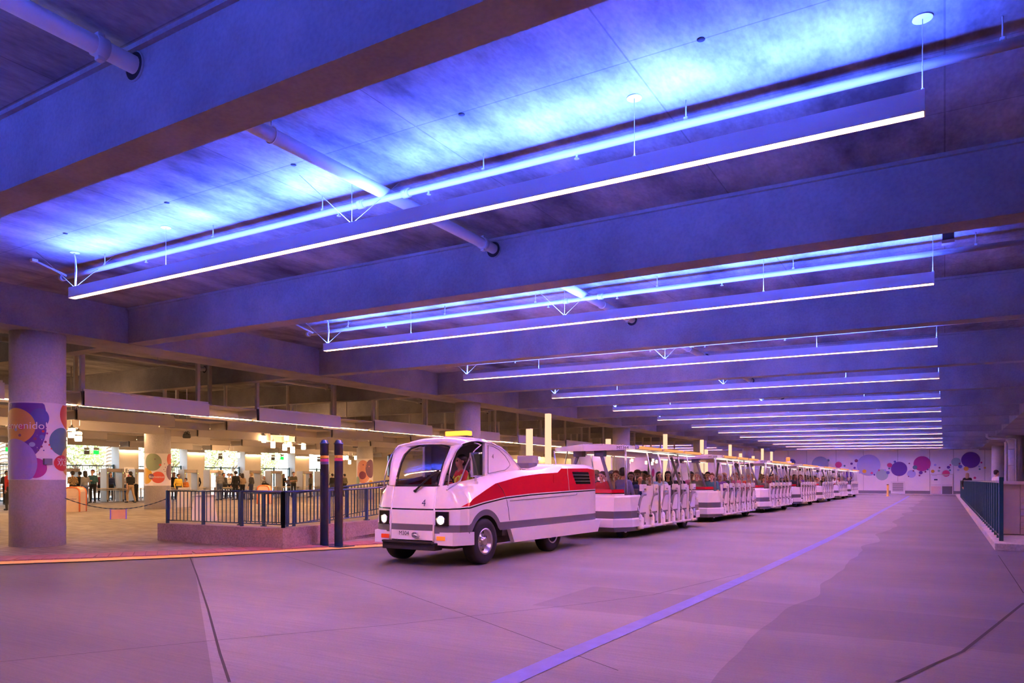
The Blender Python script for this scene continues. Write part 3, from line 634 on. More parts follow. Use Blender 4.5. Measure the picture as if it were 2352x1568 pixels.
# ================================================================== chandeliers of glass cylinders
lamp_me = MB().lathe([(0.001,0.0),(0.10,0.0),(0.115,0.03),(0.115,0.26),(0.10,0.285),(0.001,0.285)], 16).mesh('glass_cylinder', MAT['lamp_hall'])
ring_me = MB().lathe([(0.119,0.16),(0.123,0.165),(0.123,0.20),(0.119,0.205)], 16, cap=False).mesh('metal_band', MAT['brushed_metal'])
cap_me = MB().lathe([(0.10,0.285),(0.10,0.33),(0.03,0.35),(0.03,0.40),(0.001,0.40)], 16).mesh('lamp_cap', MAT['brushed_metal'])
stem_me = {}
def chandelier(lamps, X, s, label):
    c = at(sum(p[0] for p in lamps)/len(lamps), sum(p[1] for p in lamps)/len(lamps), X=X)
    t = thing('chandelier', label, 'chandelier', (X, c.y, 3.35), group='glass cylinder chandeliers of the hall')
    MB().tube([(0, 0, 0.06), (0, 0, zdeck(X)-3.35)], 0.02, 8).tube([(0.18, 0.2, 0.06), (0.18, 0.2, zdeck(X)-3.35)], 0.012, 6).build('stem', MAT['brushed_metal'], t)
    for i, (px, py) in enumerate(lamps):
        q = at(px, py, X=X); dx = (0.5, -0.4, 0.15, -0.6, 0.35, -0.15, 0.6)[i % 7]
        q = at(px, py, X=X+dx); r = Vector((q.x-X, q.y-c.y, q.z-3.35))
        g = link('lamp', lamp_me, t, (r.x, r.y, r.z-0.17*s)); g.scale = (s, s, s*1.15)
        b = link('metal_band', ring_me, g); b2 = link('lamp_cap', cap_me, g)
        MB().tube([(0, 0, 0), (r.x, r.y, min(0.0, r.z+0.3)), (r.x, r.y, r.z+0.2*s)], 0.014, 6).build('arm', MAT['brushed_metal'], t)
    return t
chandelier([(180,1002),(146,1014),(165,994)], -27.0, 1.0, 'glass chandelier half hidden by the purple mural column')
chandelier([(606,1008),(615,999),(627,1021)], -29.0, 0.95, 'glass cylinder chandelier in mid hall, left one of the bright pair')
chandelier([(658,1004),(664,1019),(672,1033),(697,1025),(654,1027)], -29.0, 0.95, 'glass cylinder chandelier in mid hall, right one of the bright pair')
chandelier([(516,1044),(547,1045),(526,1056),(519,1052)], -40.0, 0.95, 'small far chandelier in front of the middle gate opening')
chandelier([(789,1051),(797,1051),(803,1061),(817,1051)], -40.0, 0.9, 'far chandelier just right of the two dark poles')
chandelier([(1228,1046),(1247,1047),(1238,1052)], -33.0, 0.9, 'chandelier seen between the cab and the first trailer roof')
chandelier([(1314,1057),(1328,1058),(1339,1056)], -33.0, 0.85, 'chandelier seen under the front edge of the first trailer roof')
chandelier([(1374,1053),(1389,1058),(1402,1053)], -33.0, 0.85, 'chandelier seen through the front struts of the first trailer')
chandelier([(1445,1060),(1452,1056)], -26.5, 0.85, 'lone small chandelier seen through the first trailer')
chandelier([(1484,1062),(1498,1064),(1508,1060),(1500,1057)], -26.5, 0.9, 'chandelier seen through the rear of the first trailer')
# dark hanging loudspeakers
for px, py, X, lab in [(517,953,-21.5,'black loudspeaker hanging left of the second violet baffle'), (796,980,-21.5,'black loudspeaker hanging in front of the third baffle gap'), (429,998,-26.5,'small black loudspeaker hanging above the mural hall column'), (816,1022,-30,'small black loudspeaker hanging near the right dark pole')]:
    q = at(px, py, X=X)
    t = thing('hanging_speaker', lab, 'loudspeaker', (q.x, q.y, q.z))
    MB().tube([(0, 0, 0.08), (0, 0, zdeck(X)-q.z)], 0.018, 8).build('stem', MAT['steel_white'], t)
    MB().lathe([(0.001,-0.14),(0.13,-0.14),(0.16,-0.1),(0.14,0.02),(0.05,0.06),(0.05,0.1),(0.001,0.1)], 14).build('case', MAT['black_rubber'], t)
    MB().tube([(-0.16, 0, -0.06), (-0.17, 0, 0.09), (0, 0, 0.14), (0.17, 0, 0.09), (0.16, 0, -0.06)], 0.014, 6).build('yoke', MAT['black_rubber'], t)
# ================================================================== glowing light posts on the boarding platform
for i, (x, y, X) in enumerate([(1259,950,-13.2),(1216,985,-13.2),(1397,1008,-13.2),(1528,997,-13.2),(1612,1010,-13.2),(1622,1032,-13.2),(1677,1021,-13.2),(1701,1041,-13.2),(1730,1047,-13.2),(1751,1030,-13.2),(1772,1037,-13.2)]):
    q = at(x, y, X=X); tall = q.z > 3.6
    lab = ['tall glowing light post, nearest one, right of the cab', 'short glowing light post just behind the cab', 'short glowing light post above the first trailer roof', 'tall glowing light post above the rear of the first trailer', 'tall glowing light post left of the second trailer number', 'short glowing light post beside the tall one near the second trailer', 'tall glowing light post over the second trailer roof', 'short glowing light post over the second trailer roof end', 'shortest looking glowing post between second and third trailers', 'tall glowing light post over the third trailer roof', 'farthest tall glowing light post beside the orange beacon'][i]
    t = thing('light_post', lab, 'lamp post', (q.x, q.y, 0.05), group='glowing posts on the boarding platform')
    MB().bbox(-0.095, 0.095, -0.095, 0.095, 0.5, q.z-0.05, 0.012).build('glowing_shaft', MAT['light_post'], t)
    MB().bbox(-0.11, 0.11, -0.11, 0.11, 0.0, 0.5, 0.012).build('base', MAT['brushed_metal'], t)
    MB().bbox(-0.10, 0.10, -0.10, 0.10, q.z-0.05, q.z-0.03, 0.004).build('top_cap', MAT['brushed_metal'], t)
# ================================================================== tram tractor
def lerp(tab, x):
    if x <= tab[0][0]: return tab[0][1]
    for (a, p), (b, q) in zip(tab[:-1], tab[1:]):
        if x <= b: return p + (q-p)*(x-a)/(b-a)
    return tab[-1][1]
TX, TY = -7.74, 9.6
tractor = thing('tram_tractor', 'white tram tractor with red flank stripe and domed cab, pulling the trailers', 'tram tractor', (TX, TY, 0))
def tp(mb, name, mat, parent=None, **k):
    """part built in (x from the centre line, world Y, z)"""
    o = mb.build(name, mat, parent or tractor, **k)
    if parent is None: o.location = (0, -TY, 0)
    return o
ZBt = [(9.5,.955),(9.9,.985),(10.3,1.045),(11,1.122),(12,1.165),(13.83,1.20),(15.2,1.22)]
ZRt = [(10.0,1.14),(10.4,1.285),(10.69,1.385),(11.5,1.51),(12.3,1.57),(13.06,1.60),(13.22,1.685),(14.5,1.705),(15.1,1.66)]
ZSt = [(9.5,1.36),(10.3,1.455),(10.8,1.53),(12.05,1.65),(12.9,1.67),(13.22,1.765),(14.5,1.79),(15.1,1.74)]
def arch(Y, r, base, yc=10.36, zc=.39):
    d2 = r*r-(Y-yc)**2
    return max(base, zc+math.sqrt(d2)) if d2 > 0 else base
st = [(.46,9.57),(.60,9.595),(.73,9.625),(.89,9.73),(.955,9.85)] + [(.985,9.86+.06*k) for k in range(18)] + [(.99,y) for y in (10.98,11.06,11.3,11.6,11.9,12.3,12.7,13.06,13.22,13.46,13.8,14.1,14.5,14.75)] + [(.955,14.95),(.86,15.07),(.45,15.12),(0,15.13)]
def hull_rows(sg):
    R_ = [[] for _ in range(8)]
    for x, y in st:
        front = max(0.0, min(1.0, (9.95-y)/0.3)); b = lerp(ZBt, y); r = b+.03 if y < 9.74 else max(b+.032, lerp([(9.72, lerp(ZBt,9.72)+.03)]+ZRt, y))
        zs = lerp(ZSt, y)
        ins = 0.02 + 0.02*front
        if y < 9.60 and x < .5: t6 = (.46, 9.665, 1.335)
        elif x < .62 and y < 9.7: t6 = (.575, 9.655, 1.352)
        elif x < .75 and y < 9.7: t6 = (.64, 9.68, 1.362)
        elif y < 9.8 and x < .95: t6 = (.675, 9.77, 1.385)
        elif y < 12.1: t6 = (.69, max(y, 9.86), zs)
        elif y < 14.8: t6 = (lerp([(12.1,.70),(13.2,.84),(14.6,.86)], y), y, zs)
        else: t6 = (max(0, x-.10), min(y, 15.05), zs)
        sh = .03*front
        lev = [(x, y, arch(y, .455, .56)), (x, y, arch(y, .555, .70)), (x-.004, y+sh*.5, b-.012), (x-.004, y+sh*.5, b+.012), (x-.006, y+sh*.6, b+.030), (x-ins*min(1,(r-b)/.3), y+sh+(.05*front if r > b+.05 else 0), r), t6]
        # soft shoulder between flank and cab base
        mx = (lev[5][0]*.62+t6[0]*.38, lev[5][1]*.62+t6[1]*.38, lev[5][2]*.42+t6[2]*.58)
        lev.insert(6, mx)
        for k in range(8): R_[k].append((sg*lev[k][0], lev[k][1], lev[k][2]))
    return R_
hb = MB()
for sg in (1, -1):
    hb.grid(hull_rows(sg), smooth=True, ms=[1, 0, 2, 0, 3, 0, 0])
R_ = hull_rows(1)
top = [p for p in R_[7] if p[1] > 11.9]
hb.grid([top, [(0, p[1], p[2]+.025) for p in top], [(-p[0], p[1], p[2]) for p in top]])
fr = []
for z, dy, m in ((.44,0,0),(.60,.008,1),(.705,.012,0),(.943,.02,2),(.967,.021,0),(1.335,.095,0)):
    fr.append([(x, 9.57+dy-.035*(1-(x/.46)**2), z) for x in (-.46,-.3,-.1,.1,.3,.46)])
hb.grid(fr, ms=[0, 1, 0, 2, 0])
hull = tp(hb, 'body_shell', [MAT['white_body'], MAT['grey_body'], MAT['black_gloss'], MAT['red_body']])
es = hull.modifiers.new('edge', 'EDGE_SPLIT'); es.split_angle = math.radians(28)
for sg in (1, -1):                           # raised ridges either side of the nose panel
    tp(MB().tube([(sg*.463,9.555,.36),(sg*.463,9.572,.70),(sg*.463,9.592,.96),(sg*.462,9.655,1.335)], .016, 8), 'nose_ridge', MAT['white_body'])
    seam = [(sg*.992, 11.03, 1.10), (sg*.995, 11.08, .95), (sg*.996, 11.13, .72)]
    tp(MB().tube(seam, .004, 5), 'panel_seam', MAT['dark_grey'])
    tp(MB().tube([(sg*.99, 10.72, 1.39), (sg*.992, 10.9, 1.27), (sg*.992, 11.0, 1.14)], .0035, 5), 'panel_seam', MAT['dark_grey'])
    tp(MB().tube([(sg*.992, 11.15, 1.07), (sg*.993, 12.5, 1.10), (sg*.993, 13.9, 1.135), (sg*.99,13.92,1.165)], .0045, 5), 'panel_seam', MAT['dark_grey'])
    tp(MB().tube([(sg*.97, 13.5, 1.69), (sg*.993, 13.55, 1.22)], .004, 5), 'panel_seam', MAT['white_body'])
    # side skirt and bumper end
    tp(MB().prism([(11.13,.565),(11.27,.315),(14.95,.285),(15.13,.56)], sg*.93, sg*1.015, 'x'), 'side_skirt', MAT['white_plastic'])
    tp(MB().prism([(sg*.45,9.59),(sg*.84,9.59),(sg*1.0,9.90),(sg*1.0,9.985),(sg*.45,9.985)], .365, .58, 'z'), 'bumper_end', MAT['white_plastic'])
    tp(MB().bbox(sg*.60-.085, sg*.60+.085, 9.578, 9.60, .445, .515, .006), 'turn_signal', MAT['signal_amber'] if sg > 0 else MAT['signal_red'])
    a = sg*math.radians(8); M = Matrix.Translation((sg*.625, 9.590, .81)) @ Matrix.Rotation(a, 4, 'Z')
    hl = tp(MB().bbox(-.122,.122,-.016,.02,-.125,.115,.012, M=M), 'headlamp', MAT['black_gloss'])
    lens = MB().lathe([(0.001,.012),(.062,.012),(.066,.004),(.066,0)], 24, M=M @ Matrix.Translation((sg*-.02,-.012,-.03)) @ Matrix.Rotation(math.radians(90),4,'X')).build('lens', MAT['headlamp'], hl)
    MB().lathe([(.066,.0),(.082,.0),(.082,.012),(.066,.014)], 24, cap=False, M=M @ Matrix.Translation((sg*-.02,-.012,-.03)) @ Matrix.Rotation(math.radians(90),4,'X')).build('lens_ring', MAT['chrome'], hl)
    # red flank louvre
    lv = tp(MB().prism([(13.72,1.62),(14.50,1.62),(14.62,1.36),(13.90,1.36)], sg*.94, sg*.986, 'x'), 'louvre', MAT['black_gloss'])
    for k in range(3):
        z = 1.555-.066*k; MB().bbox(sg*.985-.008, sg*.985+.008, 13.74+.055*k, 14.53+.035*k, z-.006, z+.006, .003).build('slat', MAT['brushed_metal'], lv)
    tp(MB().bbox(sg*.982-.006, sg*.982+.006, 12.86, 13.08, 1.39, 1.56, .02), 'fuel_flap', MAT['red_body'])
    # door bow and mirror
    bow = [(9.30,1.285),(9.5,1.36),(9.66,1.435),(9.72,1.52),(9.80,1.66),(9.92,1.83),(10.06,1.96),(10.25,2.065),(10.12,2.10)]
    tp(MB().tube([(sg*(.715+.004*i if i < 8 else .69), y*1.031, z) for i, (y, z) in enumerate(bow)], .0125, 8), 'door_bow', MAT['brushed_metal'])
    mr = tp(MB().bbox(sg*.80 if sg > 0 else sg*1.02, sg*1.02 if sg > 0 else sg*.80, 10.12, 10.22, 1.50, 1.92, .03), 'mirror', MAT['chrome'])
    MB().tube([(sg*.90,10.17,1.50),(sg*.90,10.17,1.42)], .02, 8).bbox(sg*.90-.03,sg*.90+.03,10.13,10.21,1.38,1.43,.008).build('bracket', MAT['white_body'], mr)
    MB().box(sg*.81 if sg > 0 else sg*1.01, sg*1.01 if sg > 0 else sg*.81, 10.221, 10.224, 1.52, 1.90).build('mirror_glass', MAT['black_gloss'], mr)
# front bumper, plate text, coupling
tp(MB().bbox(-.59,.53,9.50,9.72,.275,.40,.015).bbox(-.57,.51,9.46,9.52,.39,.425,.01), 'rubber_bumper', MAT['black_rubber'])
tp(MB().tube([(.12,9.54,.53),(.12,9.47,.53)], .045, 14).tube([(.12,9.47,.55),(.20,9.44,.53),(.26,9.45,.50)], .02, 8).lathe([(.05,-.01),(.06,0),(.05,.01)], 14, M=Matrix.Translation((.12,9.5,.53))), 'tow_coupling', MAT['chrome'])
o = wall_text('M304', .098, MAT['ink_black'], (-.14, 9.533-TY, .545), (math.radians(90),0,0), tractor, 'fleet_number')
o = wall_text('4', .165, MAT['ink_navy'], (.26, 9.566-TY, 1.06), (math.radians(90-11),0,math.radians(3)), tractor, 'unit_number')
# undercarriage
tp(MB().box(-.75,.75,9.75,14.9,.30,.55), 'chassis', MAT['dark_grey'])
tp(MB().box(-.93,.93,10.98,14.9,.45,1.1), 'inner_body', MAT['dark_grey'])
tyre_me = MB().lathe([(.20,-.11),(.30,-.125),(.365,-.118),(.392,-.09),(.395,0),(.392,.09),(.365,.118),(.30,.125),(.20,.11)], 40, cap=False).mesh('tyre', MAT['black_rubber'])
rim_me = MB().lathe([(.20,.11),(.228,.120),(.222,.108),(.205,.095),(.195,.03),(.14,.018),(.125,.045),(.08,.05),(.07,.10),(.045,.115),(.0,.118)], 36, cap=False, ms=[0,0,0,1,1,1,0,1,0,0]).mesh('rim', [MAT['alloy'], MAT['stainless']])  # darker metal in the dish paints in its shade
nut_me = MB().lathe([(.012,.05),(.012,.078),(.006,.082),(0,.082)], 6).mesh('wheel_nut', MAT['chrome'])
hole_me = MB().lathe([(0,.0),(.02,.0)], 12, cap=False).mesh('hand_hole', MAT['black_rubber'])
def wheel(x, y, sg, parent, s=1.0, ty=TY, steer=0.0):
    w_ = empty('wheel', (x, y-ty, .395*s), parent=parent); w_.rotation_euler = (0, sg*math.radians(90), 0); w_.scale = (s, s, s)
    if steer: w_.rotation_euler = (0, sg*math.radians(90), steer)
    link('tyre', tyre_me, w_); link('rim', rim_me, w_)
    for k in range(8):
        a = 2*math.pi*k/8
        link('wheel_nut', nut_me, w_, (.10*math.cos(a), .10*math.sin(a), 0))
        link('hand_hole', hole_me, w_, (.165*math.cos(a+.39), .165*math.sin(a+.39), .028))
    return w_
for sg in (1, -1):
    wheel(sg*.86, 10.36, sg, tractor); wheel(sg*.80, 12.95, sg, tractor)
# cab: windscreen, pillars, dome, quarter panels
wsL = [(9.69,1.36),(9.755,1.55),(9.84,1.75),(9.94,1.90),(10.06,2.01),(10.12,2.045)]
def wsx(z): return lerp([(1.36,.445),(1.75,.455),(1.93,.455),(2.0,.44),(2.03,.39),(2.045,.32)], z)
rows = [[(.015+wsx(z)*k/4, y-.03*(1-(k/4)**2), z+(.045*(1-(k/4)**2) if z > 2.0 else .02*(1-(k/4)**2)*max(0,(z-1.8)/.2))) for k in range(-4, 5)] for y, z in wsL]
ws = tp(MB().grid(rows, smooth=True), 'windscreen', MAT['windscreen_glass'])
edge = [r[0] for r in rows] + rows[-1][1:-1] + [r[-1] for r in rows[::-1]] + rows[0][::-1][1:-1]
MB().tube(edge+[edge[0]], .013, 6, caps=False).build('gasket', MAT['black_rubber'], ws)
outer = [(.575,9.655,1.352),(.60,9.70,1.55),(.635,9.775,1.75),(.665,9.88,1.92),(.685,9.985,2.01),(.69,10.06,2.06)]
for sg in (1, -1):
    tp(MB().grid([[(sg*(r[-1][0]+.012), r[-1][1], r[-1][2]) for r in rows], [(sg*(a[0]*.55+b[-1][0]*.45), (a[1]+b[-1][1])/2-.012, (a[2]+b[-1][2])/2) for a, b in zip(outer, rows)], [(sg*a[0], a[1], a[2]) for a in outer], [(sg*(a[0]-.01), a[1]+.05, a[2]-.015) for a in outer], [(sg*(a[0]-.10), a[1]+.06, a[2]-.02) for a in outer]], smooth=True), 'windscreen_pillar', MAT['white_body'])
dome = [(10.06,2.06,2.085,2.115,2.12),(10.3,2.11,2.16,2.20,2.205),(10.5,2.13,2.185,2.225,2.235),(10.95,2.115,2.19,2.235,2.245),(11.3,2.04,2.125,2.175,2.185),(11.6,1.915,2.01,2.06,2.07),(11.85,1.76,1.865,1.91,1.92),(12.05,1.65,1.72,1.735,1.74)]
def dome_rows(dz, dx): return [[(sx*.69-(dx if sx > 0 else -dx), y, a-dz) if abs(sx) == 1 else (sx*.69, y, (a, b, c, d)[{.8:1,.4:2,0:3}[abs(sx)]]-dz) for sx in (-1,-.8,-.4,0,.4,.8,1)] for y, a, b, c, d in dome]
first = [(x, y-(.035 if abs(x) < .5 else 0), z) for x, y, z in [(p[0], 10.075, p[2]) for p in dome_rows(0,0)[0]]]
tp(MB().grid(dome_rows(0, 0), smooth=True).grid([dome_rows(0,0)[0], [(p[0]*.98, p[1]+.02, p[2]-.05) for p in dome_rows(0,0)[0]]]), 'cab_dome', MAT['white_body'])
tp(MB().grid(dome_rows(.05, .02)[:5], smooth=True), 'cab_lining', MAT['grey_plastic'])
head = [(x, 10.09-.03*(1-min(1,abs(x)/.45)**2), 2.02+.06*(1-min(1,abs(x)/.5)**2)) for x in (-.5,-.4,-.25,0,.25,.4,.5)]
tp(MB().grid([[(p[0], p[1], p[2]+.0) for p in head], [(p[0], 10.075, lerp([(0,2.12),(.28,2.115),(.55,2.09),(.69,2.06)], abs(p[0]))) for p in head]], smooth=True), 'cab_header', MAT['white_body'])
for sg in (1, -1):
    poly = [(10.80,1.53),(12.05,1.65),(11.85,1.76),(11.6,1.915),(11.3,2.04),(10.95,2.115),(10.80,2.12)]
    tp(MB().prism(poly, sg*.66, sg*.692, 'x'), 'quarter_panel', MAT['white_body'])
    pp = [(10.87,1.565),(11.45,1.635),(11.58,1.69),(11.63,1.73),(11.60,1.78),(11.45,1.90),(11.25,2.00),(11.05,2.055),(10.87,2.07)]
    q = tp(MB().prism(pp, sg*.690, sg*.70, 'x'), 'access_panel', MAT['white_plastic'])
    MB().tube([(sg*.699, y, z) for y, z in pp+[pp[0]]], .007, 5, caps=False).build('gasket', MAT['grey_plastic'], q)
    tp(MB().tube([(sg*.693, y, z) for y, z in [(10.95,2.125),(11.3,2.05),(11.6,1.925),(11.85,1.77),(12.07,1.64)]], .014, 6), 'rain_gutter', MAT['brushed_metal'])
    tp(MB().tube([(sg*.695, y, z) for y, z in [(9.655,1.355),(9.70,1.55),(9.775,1.75),(9.88,1.92),(9.985,2.01),(10.06,2.065),(10.3,2.115),(10.5,2.135),(10.95,2.12)]], .012, 6), 'door_gutter', MAT['brushed_metal'])
    tp(MB().bbox(sg*.675-.03, sg*.675+.03, 10.76, 10.83, 1.50, 2.11, .012), 'door_post', MAT['white_body'])
o = wall_text('4', .125, MAT['ink_black'], (.704, 11.02-TY, 1.87), (math.radians(90),0,math.radians(90)), tractor, 'unit_number')
tp(MB().box(-.66,.66,10.98,11.02,1.15,2.10), 'bulkhead', MAT['grey_plastic'])
tp(MB().box(-.60,.60,9.75,11.0,1.00,1.04).bbox(-.44,.44,9.74,10.0,1.12,1.37,.05), 'dashboard', MAT['grey_plastic'])
seat = tp(MB().bbox(.12,.66,10.25,10.80,.98,1.07,.03), 'driver_seat', MAT['leather_dark'])
MB().bbox(.14,.64,10.74,10.88,1.05,1.62,.05).build('seat_back', MAT['leather_dark'], seat)
ring = [(.33+.17*math.cos(a), 10.08-.07*math.sin(a), 1.42+.155*math.sin(a)) for a in [k*math.pi/10 for k in range(21)]]
tp(MB().tube(ring, .013, 6, caps=False).tube([(.33,10.08,1.42),(.33,9.93,1.25)], .02, 6).tube([(.18,10.08,1.42),(.48,10.08,1.42)], .01, 6), 'steering_wheel', MAT['black_rubber'])
# roof beacon, wiper, deck box
bc = tp(MB().bbox(-.26,.26,10.84,11.04,2.235,2.265,.01), 'beacon_bar', MAT['dark_grey'])
MB().bbox(-.25,.25,10.855,11.025,2.266,2.355,.025).build('amber_lens', MAT['beacon_amber'], bc)
wp = [at(953,1127,Y=9.60), at(975,1106,Y=9.615), at(1000,1085,Y=9.66), at(1009,1079,Y=9.69)]
wp2 = [at(961,1112,Y=9.60), at(1007,1086,Y=9.69)]
tp(MB().tube([(p.x-TX, p.y-.015, p.z) for p in wp], .010, 6).tube([(wp[0].x-TX, 9.585, wp[0].z),(wp[0].x-TX, 9.66, wp[0].z)], .022, 10).tube([(p.x-TX+.015, p.y-.02, p.z-.012) for p in wp], .007, 6), 'wiper', MAT['black_rubber'])
tp(MB().bbox(-.45,.45,12.75,13.15,1.66,1.80,.02), 'deck_intake', MAT['shadow_interior'])  # dark box painted in for the shade of the deck recess
tp(MB().bbox(-.16,.22,13.35,13.62,1.80,1.97,.015), 'deck_box', MAT['grey_plastic'])
for sg in (1, -1): tp(MB().bbox(sg*.80-.05, sg*.80+.05, 15.09, 15.12, .62, .68, .005), 'tail_lamp', MAT['tail_red'])
tp(MB().bbox(-.05,.05,14.9,15.95,.34,.42,.01), 'drawbar', MAT['black_rubber'])
# ================================================================== passenger trailers
UX, UY = -7.70, 16.9                     # first trailer: centre line and front roof corner
trailer = thing('tram_trailer', 'open passenger trailer numbered MT364, coupled first behind the tractor', 'tram trailer', (UX, UY, 0), group='tram trailers')
def up_(mb, name, mat, parent=None, **k):
    o = mb.build(name, mat, parent or trailer, **k)
    if parent is None: o.location = (0, -UY, 0)
    return o
def nose_outline(dx=0.0, dy=0.0, tail=False):
    """right half from the centre line round to the side, then mirrored"""
    h = [(0.0,16.28-dy),(.78,16.30-dy),(1.06+dx,16.78-dy*.4),(1.09+dx,17.48)]
    if tail: h = [(x, 22.82-(y-16.28)*.72) for x, y in h]
    return [(-x, y) for x, y in h[:0:-1]] + h
def loft(levels, tail=False, mats=None):
    rows = [[(x, y, z) for x, y in nose_outline(dx, dy, tail)] for z, dx, dy in levels]
    return MB().grid(rows, ms=mats)
for tail in (False, True):
    n_ = 'tail' if tail else 'nose'
    up_(loft([(.17,-.06,-.06),(.285,-.005,0)], tail), n_+'_skirt', MAT['grey_body'])
    up_(loft([(.285,.0,.0),(.285,.03,.03),(.47,.03,.03),(.50,.015,.015),(.50,-.02,-.02)], tail), n_+'_bumper', MAT['white_plastic'])
    up_(loft([(.49,-.01,-.01),(.68,-.01,-.01)], tail), n_+'_band', MAT['grey_body'])
    up_(loft([(.68,-.008,-.008),(1.02,-.05,-.05),(1.07,-.08,-.08)], tail), n_+'_shell', MAT['white_body'])
    cap = MB().add([(x*.92, (y-17.4)*.92+17.4 if not tail else (y-22)*.92+22, 1.07) for x, y in nose_outline(-.08,-.08,tail)], [tuple(range(7))])
    up_(cap, n_+'_lid', MAT['white_body'])
    if not tail:
        red = [(x*.86, (y-17.2)*.90+17.2) for x, y in nose_outline(-.08,-.08)][1:-1]
        up_(MB().grid([[(x,y,1.07) for x, y in red],[(x,y,1.10) for x, y in red]]).grid([[(x,y,1.10) for x, y in red],[(x,y,1.125) for x, y in red]], m=1).grid([[(x,y,1.125) for x, y in red],[(x*.985,y,1.215) for x, y in red]], m=2).add([(x*.985,y,1.215) for x, y in red], [tuple(range(5))], 2), 'coaming', [MAT['white_body'], MAT['black_gloss'], MAT['red_body']])
up_(MB().box(-1.0,1.0,17.35,22.3,.20,.335), 'floor_pan', MAT['dark_grey'])
up_(MB().box(-.6,.6,16.4,22.6,.25,.5), 'chassis', MAT['black_rubber'])
for sg in (1, -1):
    up_(MB().tube([(sg*1.10,17.4,.245),(sg*1.10,22.0,.245)], .035, 8), 'side_rail', MAT['white_plastic'])
YK = [17.50+.85*k for k in range(6)]
gate_poly = lambda w: [(0,.30),(0,.62),(.012,.80),(.035,.96),(.02,1.10),(-.02,1.22),(-.02,1.30),(w+.02,1.30),(w+.02,.30),(w-.02,.27),(.03,.27)]
def gate_mesh(w, mirror=False):
    p = [((w-y if mirror else y), z) for y, z in gate_poly(w)]
    return MB().prism(p, -.022, .022, 'x').mesh('gate', MAT['white_plastic'])
gate_n = gate_mesh(.15); gate_wa = gate_mesh(.70, False); gate_wb = gate_mesh(.70, True)
shell_poly = [(-.38,.62),(-.33,.74),(-.25,.88),(-.16,.99),(-.06,1.045),(.04,1.065),(.16,1.065),(.16,.62)]
shell_me = MB().prism(shell_poly, -.03, .03, 'x').mesh('seat_end', MAT['white_plastic'])
trim_me = MB().tube([(0, y, z+.012) for y, z in shell_poly[:7]], .036, 6).mesh('edge_trim', MAT['grey_plastic'])
low_me = MB().prism([(-.30,.30),(-.38,.62),(.16,.62),(.16,.30)], -.028, .028, 'x').mesh('lower_panel', MAT['grey_body'])
lat_me = MB().bbox(-.015,.02,.06,.15,.36,.58,.006).mesh('access_plate', MAT['fixture_white'])
head_me = MB().bbox(-.05,.05,-.14,.14,1.165,1.335,.015).mesh('header_box', MAT['white_plastic'])
hin_me = MB().bbox(-.012,.012,-.05,.05,1.20,1.225,.004).bbox(.0,.03,-.02,.02,1.19,1.23,.004).mesh('latch', MAT['brushed_metal'])
ped_me = MB().lathe([(.085,.215),(.085,.285),(.068,.30),(.066,.48),(.05,.545),(.02,.585),(.001,.59)], 14).mesh('gate_actuator', MAT['white_plastic'])
knob_me = MB().ell((0,0,0),(.028,.035,.035),8,6).mesh('knob', MAT['white_plastic'])
link_me = MB().tube([(0,0,.55),(0,-.16,.80)], .016, 6).mesh('link_rod', MAT['white_plastic'])
bench_me = MB().bbox(-.96,.96,-.44,.0,.33,.74,.03).bbox(-.96,.96,-.46,-.02,.74,.80,.025).mesh('bench', MAT['seat_grey'])
back_me = MB().bbox(-.96,.96,-.03,.10,.75,1.22,.035).mesh('bench_back', MAT['seat_grey'])
wide_gates = []; narrow_gates = []
for k, y in enumerate(YK):
    yl = y-UY
    link('bench', bench_me, trailer, (0, yl, 0)); link('bench_back', back_me, trailer, (0, yl, 0))
    for sg in (1, -1):
        link('seat_end', shell_me, trailer, (sg*1.06, yl+.04, 0)); link('edge_trim', trim_me, trailer, (sg*1.08, yl+.04, 0)); link('lower_panel', low_me, trailer, (sg*1.06, yl+.04, 0))
        link('access_plate', lat_me, trailer, (sg*1.095, yl, 0))
        link('header_box', head_me, trailer, (sg*1.08, yl+.02, 0)); link('latch', hin_me, trailer, (sg*1.135, yl, 0))
        pd = link('gate_actuator', ped_me, trailer, (sg*1.11, yl-.26, 0)); link('knob', knob_me, pd, (sg*.03, -.075, .44)); link('link_rod', link_me, pd)
        g1 = link('gate', gate_n, trailer, (sg*1.065, yl-.56, 0)); narrow_gates.append((k, sg, g1))
        if k > 0:
            up_(MB().tube([(sg*1.03, y+.05, .33), (sg*1.03, y+.05, 1.30), (sg*1.0, y-.36, 2.20)], .021, 8), 'roof_post', MAT['brushed_metal'])
for sg in (1, -1):
    up_(MB().tube([(sg*.90,16.78,1.10),(sg*.99,16.55,2.2)], .021, 8), 'roof_post', MAT['brushed_metal'])
    up_(MB().tube([(sg*.66,16.50,1.20),(sg*.30,16.62,2.12)], .042, 8), 'front_strut', MAT['grey_plastic'])
    up_(MB().tube([(sg*.60,22.30,1.07),(sg*.35,21.9,2.15)], .042, 8), 'rear_strut', MAT['grey_plastic'])
    up_(MB().tube([(sg*.95,16.75,1.10),(sg*.82,17.0,2.2)], .016, 6), 'roof_post', MAT['brushed_metal'])
up_(MB().bbox(-.42,-.16,16.52,16.72,2.04,2.19,.015), 'strut_bracket', MAT['dark_grey']); up_(MB().bbox(.16,.42,16.52,16.72,2.04,2.19,.015), 'strut_bracket', MAT['dark_grey'])
# windscreen of the front row
up_(MB().grid([[(x, y, 1.21) for x, y in red[1:4]],[(x*.98, y+.08, 2.12) for x, y in red[1:4]]]), 'front_glass', MAT['clear_glass'])
